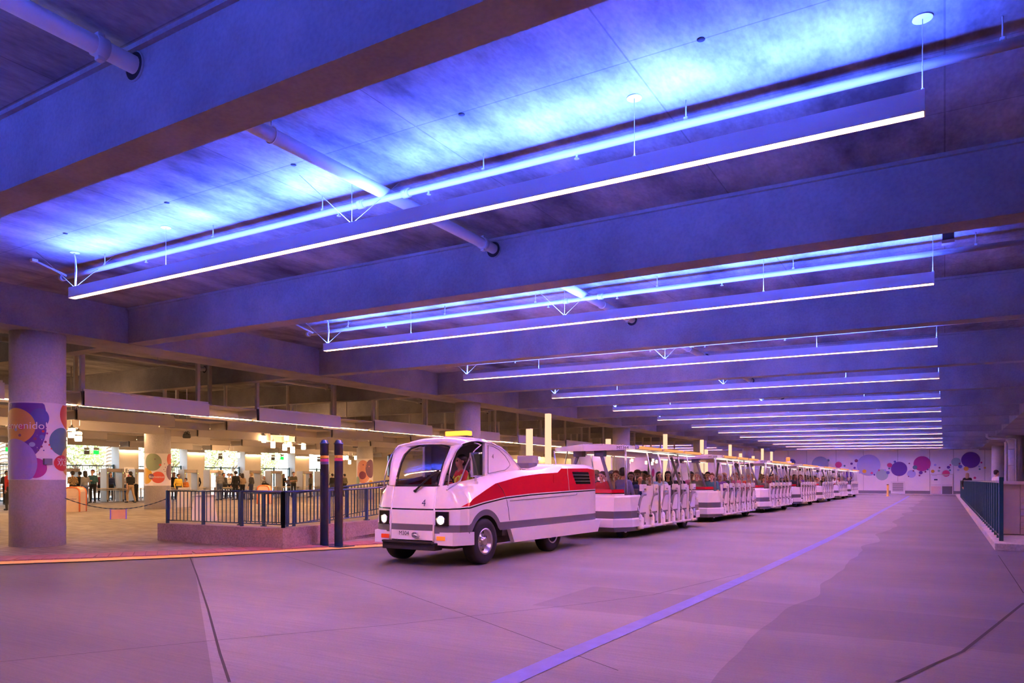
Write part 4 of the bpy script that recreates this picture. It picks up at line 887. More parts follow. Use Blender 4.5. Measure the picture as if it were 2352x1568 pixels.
# roof
rf = [(0,16.22),(1.12,16.90),(1.12,22.48),(0,22.60)]
ring_ = lambda z, s: [(x*s, y, z) for x, y in rf] + [(-x*s, y, z) for x, y in rf[2:0:-1]]
RB = [(0,16.24,2.165),(1.12,16.88,2.205),(1.12,22.48,2.225),(0,22.58,2.225),(-1.12,22.48,2.225),(-1.12,16.88,2.205)]
RT = [(0,16.20,2.335),(1.12,16.86,2.295),(1.12,22.48,2.305),(0,22.58,2.31),(-1.12,22.48,2.305),(-1.12,16.86,2.295)]
rm = MB().add(RB+RT, [(i, (i+1) % 6, 6+(i+1) % 6, 6+i) for i in range(6)]).add(RT+[(0,17.4,2.40),(0,22.0,2.37)], [(0,1,6),(1,2,7,6),(2,3,7),(3,4,7),(4,5,6,7),(5,0,6)])
up_(rm, 'roof', MAT['white_body'])
up_(MB().add([(x*.99, y+(.01 if y < 17 else -.01), z+.004) for x, y, z in RB], [tuple(range(6))]).box(-.9,.9,17.3,22.2,2.18,2.20), 'roof_lining', MAT['fixture_white'])
for sg in (1, -1):
    for a, b in ((16.95,18.75),(18.8,20.6),(20.65,22.4)):
        tb_ = up_(MB().tube([(sg*1.135, a+.03, 2.262), (sg*1.135, b-.03, 2.268)], .036, 10), 'marker_tube', MAT['amber_tube'])
        MB().tube([(sg*1.135, a, 2.262), (sg*1.135, a+.06, 2.262)], .040, 10).build('end_cap', MAT['cream_plastic'], tb_)
    for a, b in ((16.75,18.2),(18.75,20.1),(20.6,22.0)):
        up_(MB().bbox(sg*.98-.10, sg*.98+.10, a, b, 2.165, 2.185, .006), 'soffit_lamp', MAT['white_panel'])
for sg in (1, -1):
    w1 = wheel(sg*.74, 16.98, sg, trailer, .72, UY); w2 = wheel(sg*.84, 21.45, sg, trailer, .80, UY)
for sq in (0, .07):
    up_(MB().tube([(1.075, 22.05+.035*i, .93-sq+.03*math.sin(i*1.3)) for i in range(8)], .009, 5), 'wave_emblem', MAT['fixture_white'])
kidmap = {}
for o_ in list(bpy.data.objects):
    if o_.parent: kidmap.setdefault(o_.parent.name, []).append(o_)
tlab = {1:'open passenger trailer numbered MT308, coupled second behind the tractor', 2:'open passenger trailer coupled third, its roof number barely readable', 3:'fourth open passenger trailer with an orange beacon above its roof', 4:'fifth open passenger trailer counted from the tractor', 5:'sixth open passenger trailer, last but one of the tram', 6:'last and smallest looking passenger trailer of the tram'}
TPITCH = 8.1
trailers = [trailer]
for i in range(1, 7):
    c = clone(trailer, loc=(UX, UY+TPITCH*i, 0), kidmap=kidmap); c['label'] = tlab[i]; trailers.append(c)
# first trailer only: the two front gates are shut, so they are wide leaves
for k, sg, g in narrow_gates:
    if k in (0, 1) and sg == 1:
        g.data = gate_wa if k == 0 else gate_wb; g.location.y = YK[k]-UY+(.02 if k == 0 else -.02) - .0 if k == 0 else YK[k]-UY
ang = math.atan2(16.88-16.22, 1.12)
for i, s_ in ((0, 'MT364'), (1, 'MT308'), (2, 'MT309')):
    wall_text(s_, .105, MAT['ink_black'], (.86, 16.692-UY, 2.25), (math.radians(90), 0, ang), trailers[i], 'trailer_number')
bq = thing('roof_beacon', 'orange beacon on a pale base standing on the fourth trailer roof', 'beacon', (UX+.2, UY+TPITCH*3+1.2, 2.385))
MB().bbox(-.16,.16,-.16,.16,-.02,.09,.02).build('base', MAT['white_plastic'], bq)
MB().lathe([(.11,.09),(.11,.30),(.09,.33),(.001,.335)], 16).build('lens', MAT['signal_amber'], bq)
# ================================================================== people
CL = {'black': (.012,.012,.014), 'charcoal': (.05,.05,.055), 'navy': (.02,.03,.09), 'grey': (.22,.22,.23), 'white': (.75,.73,.70), 'red': (.50,.03,.03), 'pink': (.62,.17,.30), 'purple': (.16,.06,.33), 'teal': (.05,.16,.18), 'tan': (.42,.30,.19), 'light blue': (.30,.42,.58), 'maroon': (.16,.03,.04), 'olive': (.12,.11,.07), 'yellow': (.75,.50,.06), 'slate': (.13,.13,.22), 'brown': (.15,.08,.04), 'denim': (.07,.10,.18), 'lime': (.62,.78,.10), 'orange': (.70,.22,.04), 'lavender': (.42,.36,.62)}
for k, c in CL.items(): P('cloth_'+k, c, 0.85, noise=0.12, scale=14)
def plaid():
    m, n, l, b = _new('cloth_plaid'); b.inputs['Roughness'].default_value = .85
    tc = n.new('ShaderNodeTexCoord'); ck = n.new('ShaderNodeTexChecker'); ck.inputs['Scale'].default_value = 22
    ck.inputs['Color1'].default_value = (.02,.015,.01,1); ck.inputs['Color2'].default_value = (.62,.42,.20,1); l.new(tc.outputs['Object'], ck.inputs['Vector']); l.new(ck.outputs[0], b.inputs['Base Color'])
plaid()
SK = [(.62,.36,.25), (.45,.24,.15), (.24,.12,.07)]
for i, c in enumerate(SK): P('skin_%d' % i, c, .55, noise=.05)
HR = {'black': (.012,.010,.010), 'dark brown': (.035,.02,.014), 'brown': (.10,.05,.025), 'auburn': (.16,.04,.02), 'blonde': (.50,.33,.15), 'grey': (.42,.40,.39)}
for k, c in HR.items(): P('hair_'+k, c, .5, noise=.2, scale=30)
P('straw', (.66,.48,.24), .7, noise=.2, scale=40); P('eye_dark', (.02,.015,.012), .2); P('lips', (.42,.13,.11), .5)
def rotx(p, a, c): # pitch forward about c
    y, z = p[1]-c[1], p[2]-c[2]
    return (p[0], c[1]+y*math.cos(a)-z*math.sin(a), c[2]+y*math.sin(a)+z*math.cos(a))
def body_prims(pose):
    """list of tapered limbs (p0, r0, p1, r1, material): 0 skin, 1 top, 2 trousers, 3 shoes, 4 eyes, 5 lips"""
    sit = pose.startswith('sit') or pose == 'drive'
    hz = .12 if sit else .93
    lean = {'stand': 0, 'hands': .06, 'bend': .75, 'walk': .05, 'sit': -.06, 'sit_lean': .22, 'sit_wave': 0, 'drive': .08}[pose]
    c = (0, 0, hz)
    T = lambda x, y, z: rotx((x, y, hz+z), lean, c)
    pr = []
    # torso (z above the hips)
    pr += [(T(-.07,.0,.0), .115, T(.07,.0,.0), .115, 2), (T(-.06,0,.12), .112, T(.06,0,.12), .112, 1), (T(-.08,-.005,.26), .118, T(.08,-.005,.26), .118, 1), (T(-.09,0,.38), .112, T(.09,0,.38), .112, 1), (T(-.16,.01,.45), .066, T(.16,.01,.45), .066, 1)]
    hl = -lean*.6                                  # the head stays more upright than the back
    hp = T(0,-.005,.53)
    Hd = lambda x, y, z: rotx((hp[0]+x, hp[1]+y, hp[2]+z), hl, hp)
    pr += [(T(0,.0,.46), .056, Hd(0,-.01,.06), .050, 0), (Hd(0,.012,.175), .090, Hd(0,-.012,.165), .086, 0), (Hd(0,-.03,.10), .064, Hd(0,-.045,.075), .050, 0), (Hd(0,-.095,.125), .013, Hd(0,-.10,.112), .016, 0)]
    for s in (-1, 1):
        pr += [(Hd(s*.088,.005,.135), .016, Hd(s*.088,.01,.115), .012, 0), (Hd(s*.032,-.088,.150), .0125, Hd(s*.033,-.088,.150), .0125, 4)]
    pr += [(Hd(-.018,-.094,.078), .009, Hd(.018,-.094,.078), .009, 5)]
    # arms: elbow, wrist per pose (relative to hips)
    E = {'stand': [(-.26,.04,.16),(-.26,-.06,-.07),(.26,.04,.16),(.26,-.06,-.07)], 'hands': [(-.25,.02,.17),(-.10,-.24,.20),(.25,.02,.17),(.10,-.24,.22)],
         'bend': [(-.25,-.22,.22),(-.16,-.42,.03),(.25,-.22,.22),(.16,-.42,.03)], 'walk': [(-.26,-.08,.17),(-.24,-.26,.02),(.26,.12,.17),(.26,.10,-.08)],
         'sit': [(-.25,-.06,.18),(-.12,-.28,.10),(.25,-.06,.18),(.12,-.28,.10)], 'sit_lean': [(-.33,-.10,.22),(-.42,-.26,.36),(.25,-.08,.18),(.10,-.30,.14)],
         'sit_wave': [(-.25,-.06,.18),(-.12,-.28,.10),(.30,-.10,.30),(.28,-.22,.55)], 'drive': [(-.27,-.12,.22),(-.15,-.38,.26),(.27,-.12,.22),(.15,-.38,.26)]}[pose]
    hands = []
    for s, el, wr in ((-1, E[0], E[1]), (1, E[2], E[3])):
        sh = T(s*.195, .01, .44); e_ = (el[0], el[1], hz+el[2]); w_ = (wr[0], wr[1], hz+wr[2])
        if pose == 'bend': e_ = (el[0], el[1], hz+el[2]); w_ = (wr[0], wr[1], hz+wr[2])
        pr += [(sh, .056, e_, .043, 1), (e_, .042, w_, .029, 1)]
        hands.append((w_, tuple(a-b for a, b in zip(w_, e_)), s))
    # legs
    for s in (-1, 1):
        if sit:
            hip, kn, an, toe = (s*.09,0,hz-.01), (s*.11,-.42,hz+.02), (s*.11,-.44,hz-.40), (s*.12,-.60,hz-.44)
        elif pose == 'walk':
            hip, kn, an, toe = (s*.09,0,.90), (s*.10,-.05-.14*s,.50), (s*.10,.06-.22*s,.10), (s*.11,-.10-.22*s,.045)
        else:
            hip, kn, an, toe = (s*.09,0,.90), (s*.105,-.015,.50), (s*.11,.015,.10), (s*.125,-.14,.04)
        pr += [(hip, .092, kn, .064, 2), (kn, .062, an, .046, 2), ((an[0],an[1]+.02,an[2]-.045), .047, toe, .038, 3)]
    head = (Hd(0,0,.165), hl, hp)
    return pr, hands, head
def capsule(bm, p0, r0, p1, r1, n=12):
    p0, p1 = Vector(p0), Vector(p1); d = p1-p0
    if d.length < 1e-4: d = Vector((0,0,1e-3))
    dn = d.normalized(); a = dn.orthogonal().normalized(); b = dn.cross(a)
    rings = []
    for k in range(5):
        t = math.pi/2*k/4; rings.append((p0 - dn*r0*math.cos(t), r0*math.sin(t)))
    for k in range(5):
        t = math.pi/2*k/4; rings.append((p1 + dn*r1*math.sin(t), r1*math.cos(t)))
    vr = []
    for c, r in rings: vr.append([bm.verts.new(c+(a*math.cos(2*math.pi*j/n)+b*math.sin(2*math.pi*j/n))*max(r,1e-4)) for j in range(n)])
    for i in range(len(vr)-1):
        for j in range(n): bm.faces.new((vr[i][j], vr[i][(j+1) % n], vr[i+1][(j+1) % n], vr[i+1][j]))
    bm.faces.new(vr[0][::-1]); bm.faces.new(vr[-1])
def seg_d(p, a, ra, b, rb):
    ab = b-a; L = ab.length_squared; t = max(0, min(1, (p-a).dot(ab)/L)) if L > 1e-9 else 0
    return (p-(a+ab*t)).length-(ra+(rb-ra)*t)
def hand_parts(mb, w, d, s, m):
    """palm, four bent fingers and a thumb at the end of a forearm"""
    d = Vector(d).normalized(); w = Vector(w); up = Vector((0,0,1))
    side = d.cross(up)
    if side.length < .1: side = Vector((1,0,0))
    side.normalize(); nrm = side.cross(d).normalized()
    mb.tube([w-d*.01, w+d*.035, w+d*.08], [.026,.036,.034], 8, m)
    for k, L in enumerate((.062,.075,.07,.052)):
        o = w+d*.08+side*(-.026+.0175*k)
        mb.tube([o, o+d*L*.5-nrm*.008, o+d*L*.85-nrm*.03], [.0095,.0085,.007], 6, m)
    o = w+d*.03-side*s*-.03
    mb.tube([w+d*.025-side*.03, w+d*.055-side*.055-nrm*.01, w+d*.08-side*.06-nrm*.02], [.012,.011,.009], 6, m)
PM = {}
def person_mesh(pose, short=False, vox=.017):
    key = (pose, short)
    if key in PM: return PM[key]
    pr, hands, head = body_prims(pose)
    if short: pr = [(a, ra*.93, b, rb, 0) if (m == 1 and rb < .030) else (a, ra, b, rb, m) for a, ra, b, rb, m in pr]
    bm = bmesh.new()
    for a, ra, b, rb, m in pr: capsule(bm, a, ra, b, rb)
    me = bpy.data.meshes.new('tmp'); bm.to_mesh(me); bm.free()
    o = bpy.data.objects.new('tmp', me); COL.objects.link(o)
    md = o.modifiers.new('r', 'REMESH'); md.mode = 'VOXEL'; md.voxel_size = vox; md.use_smooth_shade = True
    sm = o.modifiers.new('s', 'SMOOTH'); sm.iterations = 3; sm.factor = .5
    dg = bpy.context.evaluated_depsgraph_get(); m2 = bpy.data.meshes.new_from_object(o.evaluated_get(dg)); bpy.data.objects.remove(o)
    P_ = [(Vector(a), ra, Vector(b), rb, m) for a, ra, b, rb, m in pr]
    verts = [v.co[:] for v in m2.vertices]; faces = [tuple(f.vertices) for f in m2.polygons]
    mb = MB(); mb.v = verts; mb.f = faces; mb.sm = [True]*len(faces)
    for f in m2.polygons:
        c = f.center
        mb.m.append(min(P_, key=lambda q: seg_d(c, q[0], q[1], q[2], q[3]) - (.004 if q[4] in (4, 5) else 0))[4])
    for w, d, s in hands: hand_parts(mb, w, d, s, 0)
    me = mb.mesh('person_'+pose, [MAT['skin_0'], MAT['cloth_black'], MAT['cloth_denim'], MAT['cloth_charcoal'], MAT['eye_dark'], MAT['lips']], merge=False, fix=False)
    bpy.data.meshes.remove(m2)
    PM[key] = (me, head); return PM[key]
def hair_mesh(style, matname):
    key = ('h', style, matname)
    if key in PM: return PM[key]
    mb = MB(); m = MAT[matname]
    if style in ('short', 'cap', 'hat', 'bun', 'long'):
        mb.ell((0,.024,.034), (.102,.104,.088), 14, 9); mb.ell((0,.055,-.02), (.094,.066,.08), 12, 8)
    if style == 'long': mb.ell((0,.065,-.10), (.105,.055,.16), 12, 8); mb.ell((-.085,.02,-.07), (.025,.05,.12), 8, 6); mb.ell((.085,.02,-.07), (.025,.05,.12), 8, 6)
    if style == 'bun': mb.ell((0,.07,.10), (.045,.045,.04), 10, 6)
    PM[key] = mb.mesh('hair', m); return PM[key]
cap_cache = {}
def headwear(kind, matname):
    key = (kind, matname)
    if key in cap_cache: return cap_cache[key]
    mb = MB()
    if kind == 'cap':
        mb.ell((0,.01,.045), (.102,.112,.072), 14, 8); mb.bbox(-.07,.07,-.20,-.07,.038,.052,.006)
    else:
        mb.lathe([(.001,.135),(.075,.13),(.10,.06),(.105,.045),(.20,.035),(.205,.045),(.10,.06)], 20)
    cap_cache[key] = mb.mesh('headwear', MAT[matname]); return cap_cache[key]
def person(label, loc, rz, pose, top, legs='denim', hair='dark brown', style='short', skin=0, scale=1.0, hat=None, group=None, short=False, shoes='charcoal'):
    me, head = person_mesh(pose, short)
    o = link('person', me, None, loc, rz); o.scale = (scale, scale, scale)
    for i, mn in enumerate(('skin_%d' % skin, 'cloth_'+top, 'cloth_'+legs, 'cloth_'+shoes)):
        o.material_slots[i].link = 'OBJECT'; o.material_slots[i].material = MAT[mn]
    prop(o, label, 'person', group)
    hc, hl, hp = head
    h = link('hair', hair_mesh(style, 'hair_'+hair), o, hc); h.rotation_euler = (hl, 0, 0)
    if hat:
        q = link('cap' if hat[0] == 'cap' else 'hat', headwear(hat[0], hat[1]), o, hc); q.rotation_euler = (hl, 0, 0)
    return o
# driver
drv = person('tram driver in red shirt and lime safety vest inside the cab', (TX+.40, 10.50, 1.04), -0.55, 'drive', 'red', 'navy', 'black', 'short', 1, .93)
vest = MB()
for s in (-1, 1):
    vest.grid([[(s*.02,-.13,.10),(s*.02,-.145,.26),(s*.04,-.13,.38),(s*.08,-.03,.47)], [(s*.17,-.08,.10),(s*.19,-.07,.26),(s*.19,-.05,.38),(s*.16,-.01,.50)], [(s*.19,.06,.10),(s*.21,.06,.26),(s*.20,.05,.38),(s*.16,.06,.49)]])
vest.grid([[(x, .135, z) for x in (-.19,-.08,.08,.19)] for z in (.10,.26,.38,.48)])
vo = vest.build('safety_vest', MAT['cloth_lime'], drv, (0,-.02,.10)); vo.rotation_euler = (.05,0,0); vo.scale = (1.24, 1.16, 1.0)
sd = vo.modifiers.new('t', 'SOLIDIFY'); sd.thickness = .012
for s in (-1, 1):
    q = MB().grid([[(s*.09,-.137,.12),(s*.10,-.142,.26),(s*.115,-.105,.40)],[(s*.135,-.125,.12),(s*.145,-.125,.26),(s*.15,-.09,.40)]]).build('reflective_strip', MAT['cloth_orange'], vo, (0,-.012,0))
# passengers
GP = 'passengers riding the tram'
def seat_at(i, k, x): return (UX+x, UY+TPITCH*i+(YK[k]-UY)-.16, .795)
first = [(0,-.55,.15,'sit','charcoal','brown','long',0,.82,None,'child with long brown hair behind the front windscreen of the first trailer',0),
 (0,.02,-.2,'sit_wave','red','brown','short',0,.95,None,'passenger in red raising a hand in the front row of the first trailer',0),
 (0,.62,math.pi-.3,'sit_wave','slate','black','short',1,1.05,None,'man in slate blue T-shirt sitting with his back to the camera, arm raised',1),
 (1,-.55,0,'sit','charcoal','grey','short',0,1.0,None,'grey-haired man in dark jacket at the far side of the first trailer',0),
 (1,.05,.25,'sit','tan','auburn','short',0,.98,None,'woman with short auburn hair in tan top in the first trailer',0),
 (1,.68,.9,'sit_lean','navy','brown','short',0,.86,None,'boy in navy jacket turned sideways at the first trailer gate',0),
 (2,-.45,.1,'sit','grey','brown','short',0,1.0,('cap','cloth_lavender'),'passenger with lavender cap and grey top in the first trailer',0),
 (2,.15,.3,'sit','black','dark brown','long',0,.95,None,'passenger with long dark hair in black, middle of the first trailer',0),
 (2,.70,.35,'sit','charcoal','brown','short',0,.86,None,'boy in charcoal top looking out over the first trailer gates',0),
 (3,.0,.1,'sit','olive','black','short',1,1.03,('cap','cloth_brown'),'man with brown cap in the rear half of the first trailer',0),
 (3,.66,.5,'sit_lean','light blue','black','long',1,.98,None,'passenger in light blue shirt leaning on a first trailer gate',0),
 (4,-.1,-.2,'sit','white','black','short',2,1.0,None,'passenger in white shirt near the rear of the first trailer',0),
 (5,.35,.3,'sit','black','black','long',1,1.0,None,'passenger with long black hair in the last row of the first trailer',0),
 (5,-.5,.1,'sit','tan','brown','short',0,1.0,None,'passenger in tan top at the far end of the first trailer last row',0)]
for k, x, rz, pose, top, hair, style, sk, sc, hat, lab, short in first:
    person(lab, seat_at(0, k, x), rz, pose, top, 'denim', hair, style, sk, sc, hat, GP, bool(short))
rnd = random.Random(11)
used = set()
tops = ['black','charcoal','navy','grey','white','red','pink','purple','teal','tan','light blue','maroon','olive','slate']
hairs = list(HR)
for i in range(1, 7):
    for k in range(6):
        for x in (.68, .05, -.55):
            if rnd.random() > {.68: .86, .05: .72, -.55: .5}[x]: continue
            if i > 3 and x < -.2: continue
            for _ in range(60):
                top, hair, style = rnd.choice(tops), rnd.choice(hairs), rnd.choice(['short','short','long','bun'])
                key = (i, top, hair, style)
                if key not in used: break
            used.add(key)
            sn = {'short': 'short %s hair' % hair, 'long': 'long %s hair' % hair, 'bun': '%s hair in a bun' % hair}[style]
            kid = rnd.random() < .25
            lab = '%s, %s, %s top, %s row of the %s trailer' % ('child' if kid else 'passenger', sn, top, ['front','second','third','fourth','fifth','last'][k], ['','second','third','fourth','fifth','sixth','last'][i])
            pose = rnd.choice(['sit','sit','sit_lean' if x > .5 else 'sit','sit'])
            person(lab, seat_at(i, k, x+rnd.uniform(-.06,.06)), rnd.uniform(-.35,.6), pose, top, rnd.choice(['denim','black','grey']), hair, style, rnd.choice([0,0,1,2]), .84 if kid else rnd.uniform(.95,1.04), None, GP, rnd.random() < .4)
# visitors and staff in the entrance hall
GH = 'people at the bag check'
ZF = .18
def stand(px, X, rz, pose, top, legs, hair, style, lab, skin=0, sc=1.0, hat=None, short=False):
    q = at(px, 1100, X=X)
    person(lab, (q.x, q.y, ZF), rz, pose, top, legs, hair, style, skin, sc, hat, GH, short)
W_ = math.radians(-90); Ea = math.radians(90)      # facing the gates / facing the lane
for a in [(15,-41.0,Ea,'hands','charcoal','black','black','short','man in dark grey sweater at the table by the left picture edge',1),
 (26,-33.0,W_,'walk','red','charcoal','black','short','visitor in red jacket half hidden by the purple mural column',1),
 (167,-39.5,W_,'hands','plaid','black','dark brown','short','visitor in yellow and black plaid shirt behind the litter bin',0),
 (183,-41.0,W_,'stand','black','black','black','short','visitor in black jacket right of the plaid shirt',1),
 (195,-37.5,W_+.3,'stand','grey','denim','black','long','woman in grey vest and jeans near the litter bin',0),
 (213,-40.0,math.radians(30),'hands','teal','black','auburn','short','tall visitor in teal grey sweater reading something',0,1.06),
 (231,-43.0,Ea,'stand','maroon','black','black','short','person in maroon top behind the table right of the bin',1),
 (254,-43.5,Ea,'stand','navy','black','dark brown','long','person in navy standing inside a metal detector',0),
 (284,-42.8,Ea,'hands','white','denim','dark brown','long','woman in white shirt below the Exit sign',0),
 (300,-38.5,W_,'walk','black','tan','dark brown','short','visitor in black T-shirt and shorts walking to the tables',0,1.0,None,True),
 (312,-40.3,W_+.5,'bend','white','black','black','short','staff member in white shirt bending beside the mural column',1),
 (399,-42.0,Ea,'hands','black','black','brown','long','woman in black with hat right of the mural column',0,1.0,('hat','cloth_brown')),
 (410,-37.5,Ea,'stand','yellow','charcoal','black','short','boy in bright yellow hoodie near the mural column',1,.93),
 (427,-38.5,math.radians(10),'hands','orange','black','black','short','child with orange top in front of a metal detector',1,.80),
 (452,-43.0,W_,'stand','black','black','black','short','person in black against the pier',0),
 (505,-38.5,W_,'hands','grey','denim','grey','short','man in straw hat and grey shirt with a brown bag',0,1.05,('hat','straw')),
 (514,-41.0,Ea,'stand','charcoal','black','black','short','dark-dressed visitor just right of the straw hat',1),
 (525,-42.5,Ea,'hands','white','black','brown','short','staff member in white shirt behind the middle table',0),
 (532,-43.0,Ea,'stand','tan','black','black','short','staff member in tan shirt beside the middle table',1),
 (541,-38.5,W_,'stand','black','black','black','short','broad man in black jacket seen from behind at the middle table',0,1.06),
 (557,-39.0,W_,'hands','tan','black','dark brown','long','woman in tan top with long dark hair at the middle table',0,.98),
 (551,-41.5,W_,'stand','navy','black','black','short','person in navy just behind the woman in tan',1),
 (577,-38.0,W_+.4,'stand','charcoal','navy','blonde','short','man in charcoal jacket standing alone left of the second bin',0),
 (600,-42.3,Ea,'bend','white','black','grey','short','staff member in white shirt bending over the second bin table',0),
 (611,-42.0,W_,'bend','white','charcoal','black','short','visitor in white shirt bending over bags',1),
 (651,-43.0,Ea,'hands','black','black','black','long','woman in black jacket behind the right hand table',1),
 (663,-43.2,Ea,'hands','slate','black','black','short','person in slate top sitting low behind the right table',1,.9),
 (674,-39.5,math.radians(70),'hands','olive','black','dark brown','short','tall man in olive polo holding a black bag',0,1.06,None,True),
 (713,-39.5,W_+.6,'stand','olive','black','auburn','long','woman in olive top with auburn hair at a detector',0),
 (763,-39.0,W_,'stand','black','charcoal','black','short','man in black jacket between the two dark poles',0),
 (770,-40.5,W_,'stand','navy','black','black','long','woman in navy close to the right dark pole',1),
 (791,-39.0,W_,'stand','olive','black','black','short','man in olive jacket seen from behind right of the poles',0)]:
    stand(*a)
qa = at(2222, 1100, Y=53.0); person('blonde woman in black behind the green picket fence', (qa.x, 53.0, .15), math.radians(160), 'stand', 'black', 'black', 'blonde', 'long', 0, 1.0, None, None)
qa = at(2289, 1100, Y=38.0); person('man in white shirt behind the near end of the green fence', (qa.x, 38.0, .15), math.radians(120), 'stand', 'white', 'navy', 'dark brown', 'short', 0, 1.0, None, None)
# ================================================================== ramp, planter wall and railings beside the tractor
def railing(pts, zb, zt, label, posts=None, sp=.125, group=None):
    """pts: plan polyline with (x, y, base z); one post at each given station, a baluster every sp metres"""
    o0 = Vector(pts[0]); t = thing('railing', label, 'railing', tuple(o0), group=group)
    P3 = [Vector(p)-o0 for p in pts]
    MB().tube([p+Vector((0,0,zt)) for p in P3], .024, 8).build('top_rail', MAT['pole_blue'], t)
    MB().tube([p+Vector((0,0,zb)) for p in P3], .014, 6).build('bottom_rail', MAT['pole_blue'], t)
    for a, b in zip(P3[:-1], P3[1:]):
        L = (b-a).length; n = max(1, round(L/sp))
        for i in range(n):
            q = a+(b-a)*(i+.5)/n
            link('baluster', bal_me, t, (q.x, q.y, q.z+zb)).scale = (1, 1, (zt-zb))
    for p in (posts or pts):
        q = Vector(p)-o0
        MB().bbox(-.03,.03,-.03,.03,-.03,zt+.005,.006).bbox(-.055,.055,-.055,.055,-.02,.012,.004).build('post', MAT['pole_blue'], t, tuple(q))
    return t
bal_me = MB().box(-.0075,.0075,-.0075,.0075,0,1).mesh('baluster', MAT['pole_blue'])
A_, B_ = Vector((-15.6,10.28,.42)), Vector((-11.92,10.48,.42)); C_ = Vector((-12.25,22.0,.50))
pl = thing('planter_wall', 'low pinkish concrete kerb wall wrapping the ramp corner under the railing', 'kerb wall', (-15.75,10.12,0))
def wall_run(a, b, h0, h1, th, name):
    d = (b-a); d.z = 0; d.normalize(); n = Vector((-d.y, d.x, 0)); off = Vector((-15.75,10.12,0))
    p = [a-n*th*.5, b-n*th*.5, b+n*th*.5, a+n*th*.5]
    vs = [(q.x-off.x, q.y-off.y, 0) for q in p] + [(q.x-off.x, q.y-off.y, h) for q, h in zip(p, (h0,h1,h1,h0))]
    return MB().add(vs, [(0,3,2,1),(4,5,6,7),(0,1,5,4),(1,2,6,5),(2,3,7,6),(3,0,4,7)]).build(name, MAT['planter_concrete'], pl)
wall_run(Vector((-15.75,10.28,0)), Vector((-11.75,10.48,0)), .44, .44, .32, 'front_kerb')
for k in range(2): wall_run(Vector((-11.93-.30*k,10.48+2.0*k,0)), Vector((-11.93-.30*(k+1),10.48+2.0*(k+1)-.012,0)), .44, .44, .30, 'side_kerb')
struct(MB().add([(-15.6,10.4,.06),(-12.0,10.6,.06),(-12.1,12.4,.07),(-15.6,12.2,.06),(-12.6,24,.55),(-14.0,24,.55),(-13.9,12.4,.07)], [(0,1,2,6,3),(2,4,5,6)]).build('floor_ramp', MAT['planter_concrete']))
pB = [A_ + (B_-A_)*k/3 for k in range(4)]
railing([A_, B_], .09, .78, 'dark blue picket railing along the front of the low kerb wall', pB)
yp = [at(755,1150,X=-12.2).y, at(842,1150,X=-12.45).y]
sideP = [B_, Vector((-12.2, yp[0], .43)), Vector((-12.45, yp[1], .45)), Vector((-12.66, yp[1]+1.5, .53)), Vector((-12.72, yp[1]+3.2, .62))]
railing(sideP, .09, .78, 'dark blue picket railing climbing beside the tractor along the ramp', sideP)
i0 = at(675,1126,X=-13.8); i1 = at(900,1103,X=-13.8)
inn = [Vector((-13.8, i0.y, .30)), Vector((-13.8, (i0.y+i1.y)/2, .46)), Vector((-13.8, i1.y, .62)), Vector((-13.8, i1.y+2.5, .72))]
railing(inn, .06, .82, 'dark blue picket railing on the inner side of the rising ramp', inn)
bk = [Vector((-15.6,12.3,.30)), Vector((-14.7,12.3,.30)), Vector((-13.85,12.3,.30))]
railing(bk, .09, .82, 'short dark blue railing behind the front railing of the ramp', bk)
# siding clad planter
qx = at(877,1120,Y=14.9).x
t = thing('siding_planter', 'planter box clad with pinkish horizontal boards under a dark cap', 'planter', (qx, 14.9, 0))
for k in range(8): MB().bbox(0,1.15,0,.04,.02+.155*k,.165+.155*k,.006).build('board', MAT['siding'], t)
for k in range(8): MB().bbox(-.02,.03,.03,2.2,.02+.155*k,.165+.155*k,.006).build('board', MAT['siding'], t)
MB().bbox(.02,1.13,.03,2.2,.0,1.24,.01).build('core', MAT['siding_cap'], t)
MB().bbox(-.08,1.25,-.09,2.3,1.26,1.33,.012).build('cap', MAT['siding_cap'], t)
# two dark poles with coloured bands
for i, (px, py, bands, lab) in enumerate([(745,1251,[(1051,'yellow'),(1058.5,'rose'),(1064.5,'indigo')],'dark blue pole with yellow, pink and blue bands'), (778,1254,[(1050,'yellow'),(1057,'rose')],'dark blue pole with only yellow and pink bands')]):
    g = at(px, py, Z=.02); top = at(px, 1011, X=g.x).z
    t = thing('striped_pole', lab, 'pole', (g.x, g.y, .015))
    MB().lathe([(.092,0),(.092,top-.10),(.105,top-.10),(.105,top-.075),(.092,top-.07),(.07,top-.02),(.03,top),(.001,top+.004)], 20).build('shaft', MAT['pole_blue'], t)
    for by, c in bands:
        z = at(px, by, X=g.x).z
        MB().lathe([(.094,z-.03),(.0945,z-.028),(.0945,z+.028),(.094,z+.03)], 20, cap=False).build('band', MAT['mural_'+c], t)
    MB().bbox(-.30,.26,-.22,.22,0,.02,.006).build('base_plate', MAT['pole_blue'], t)
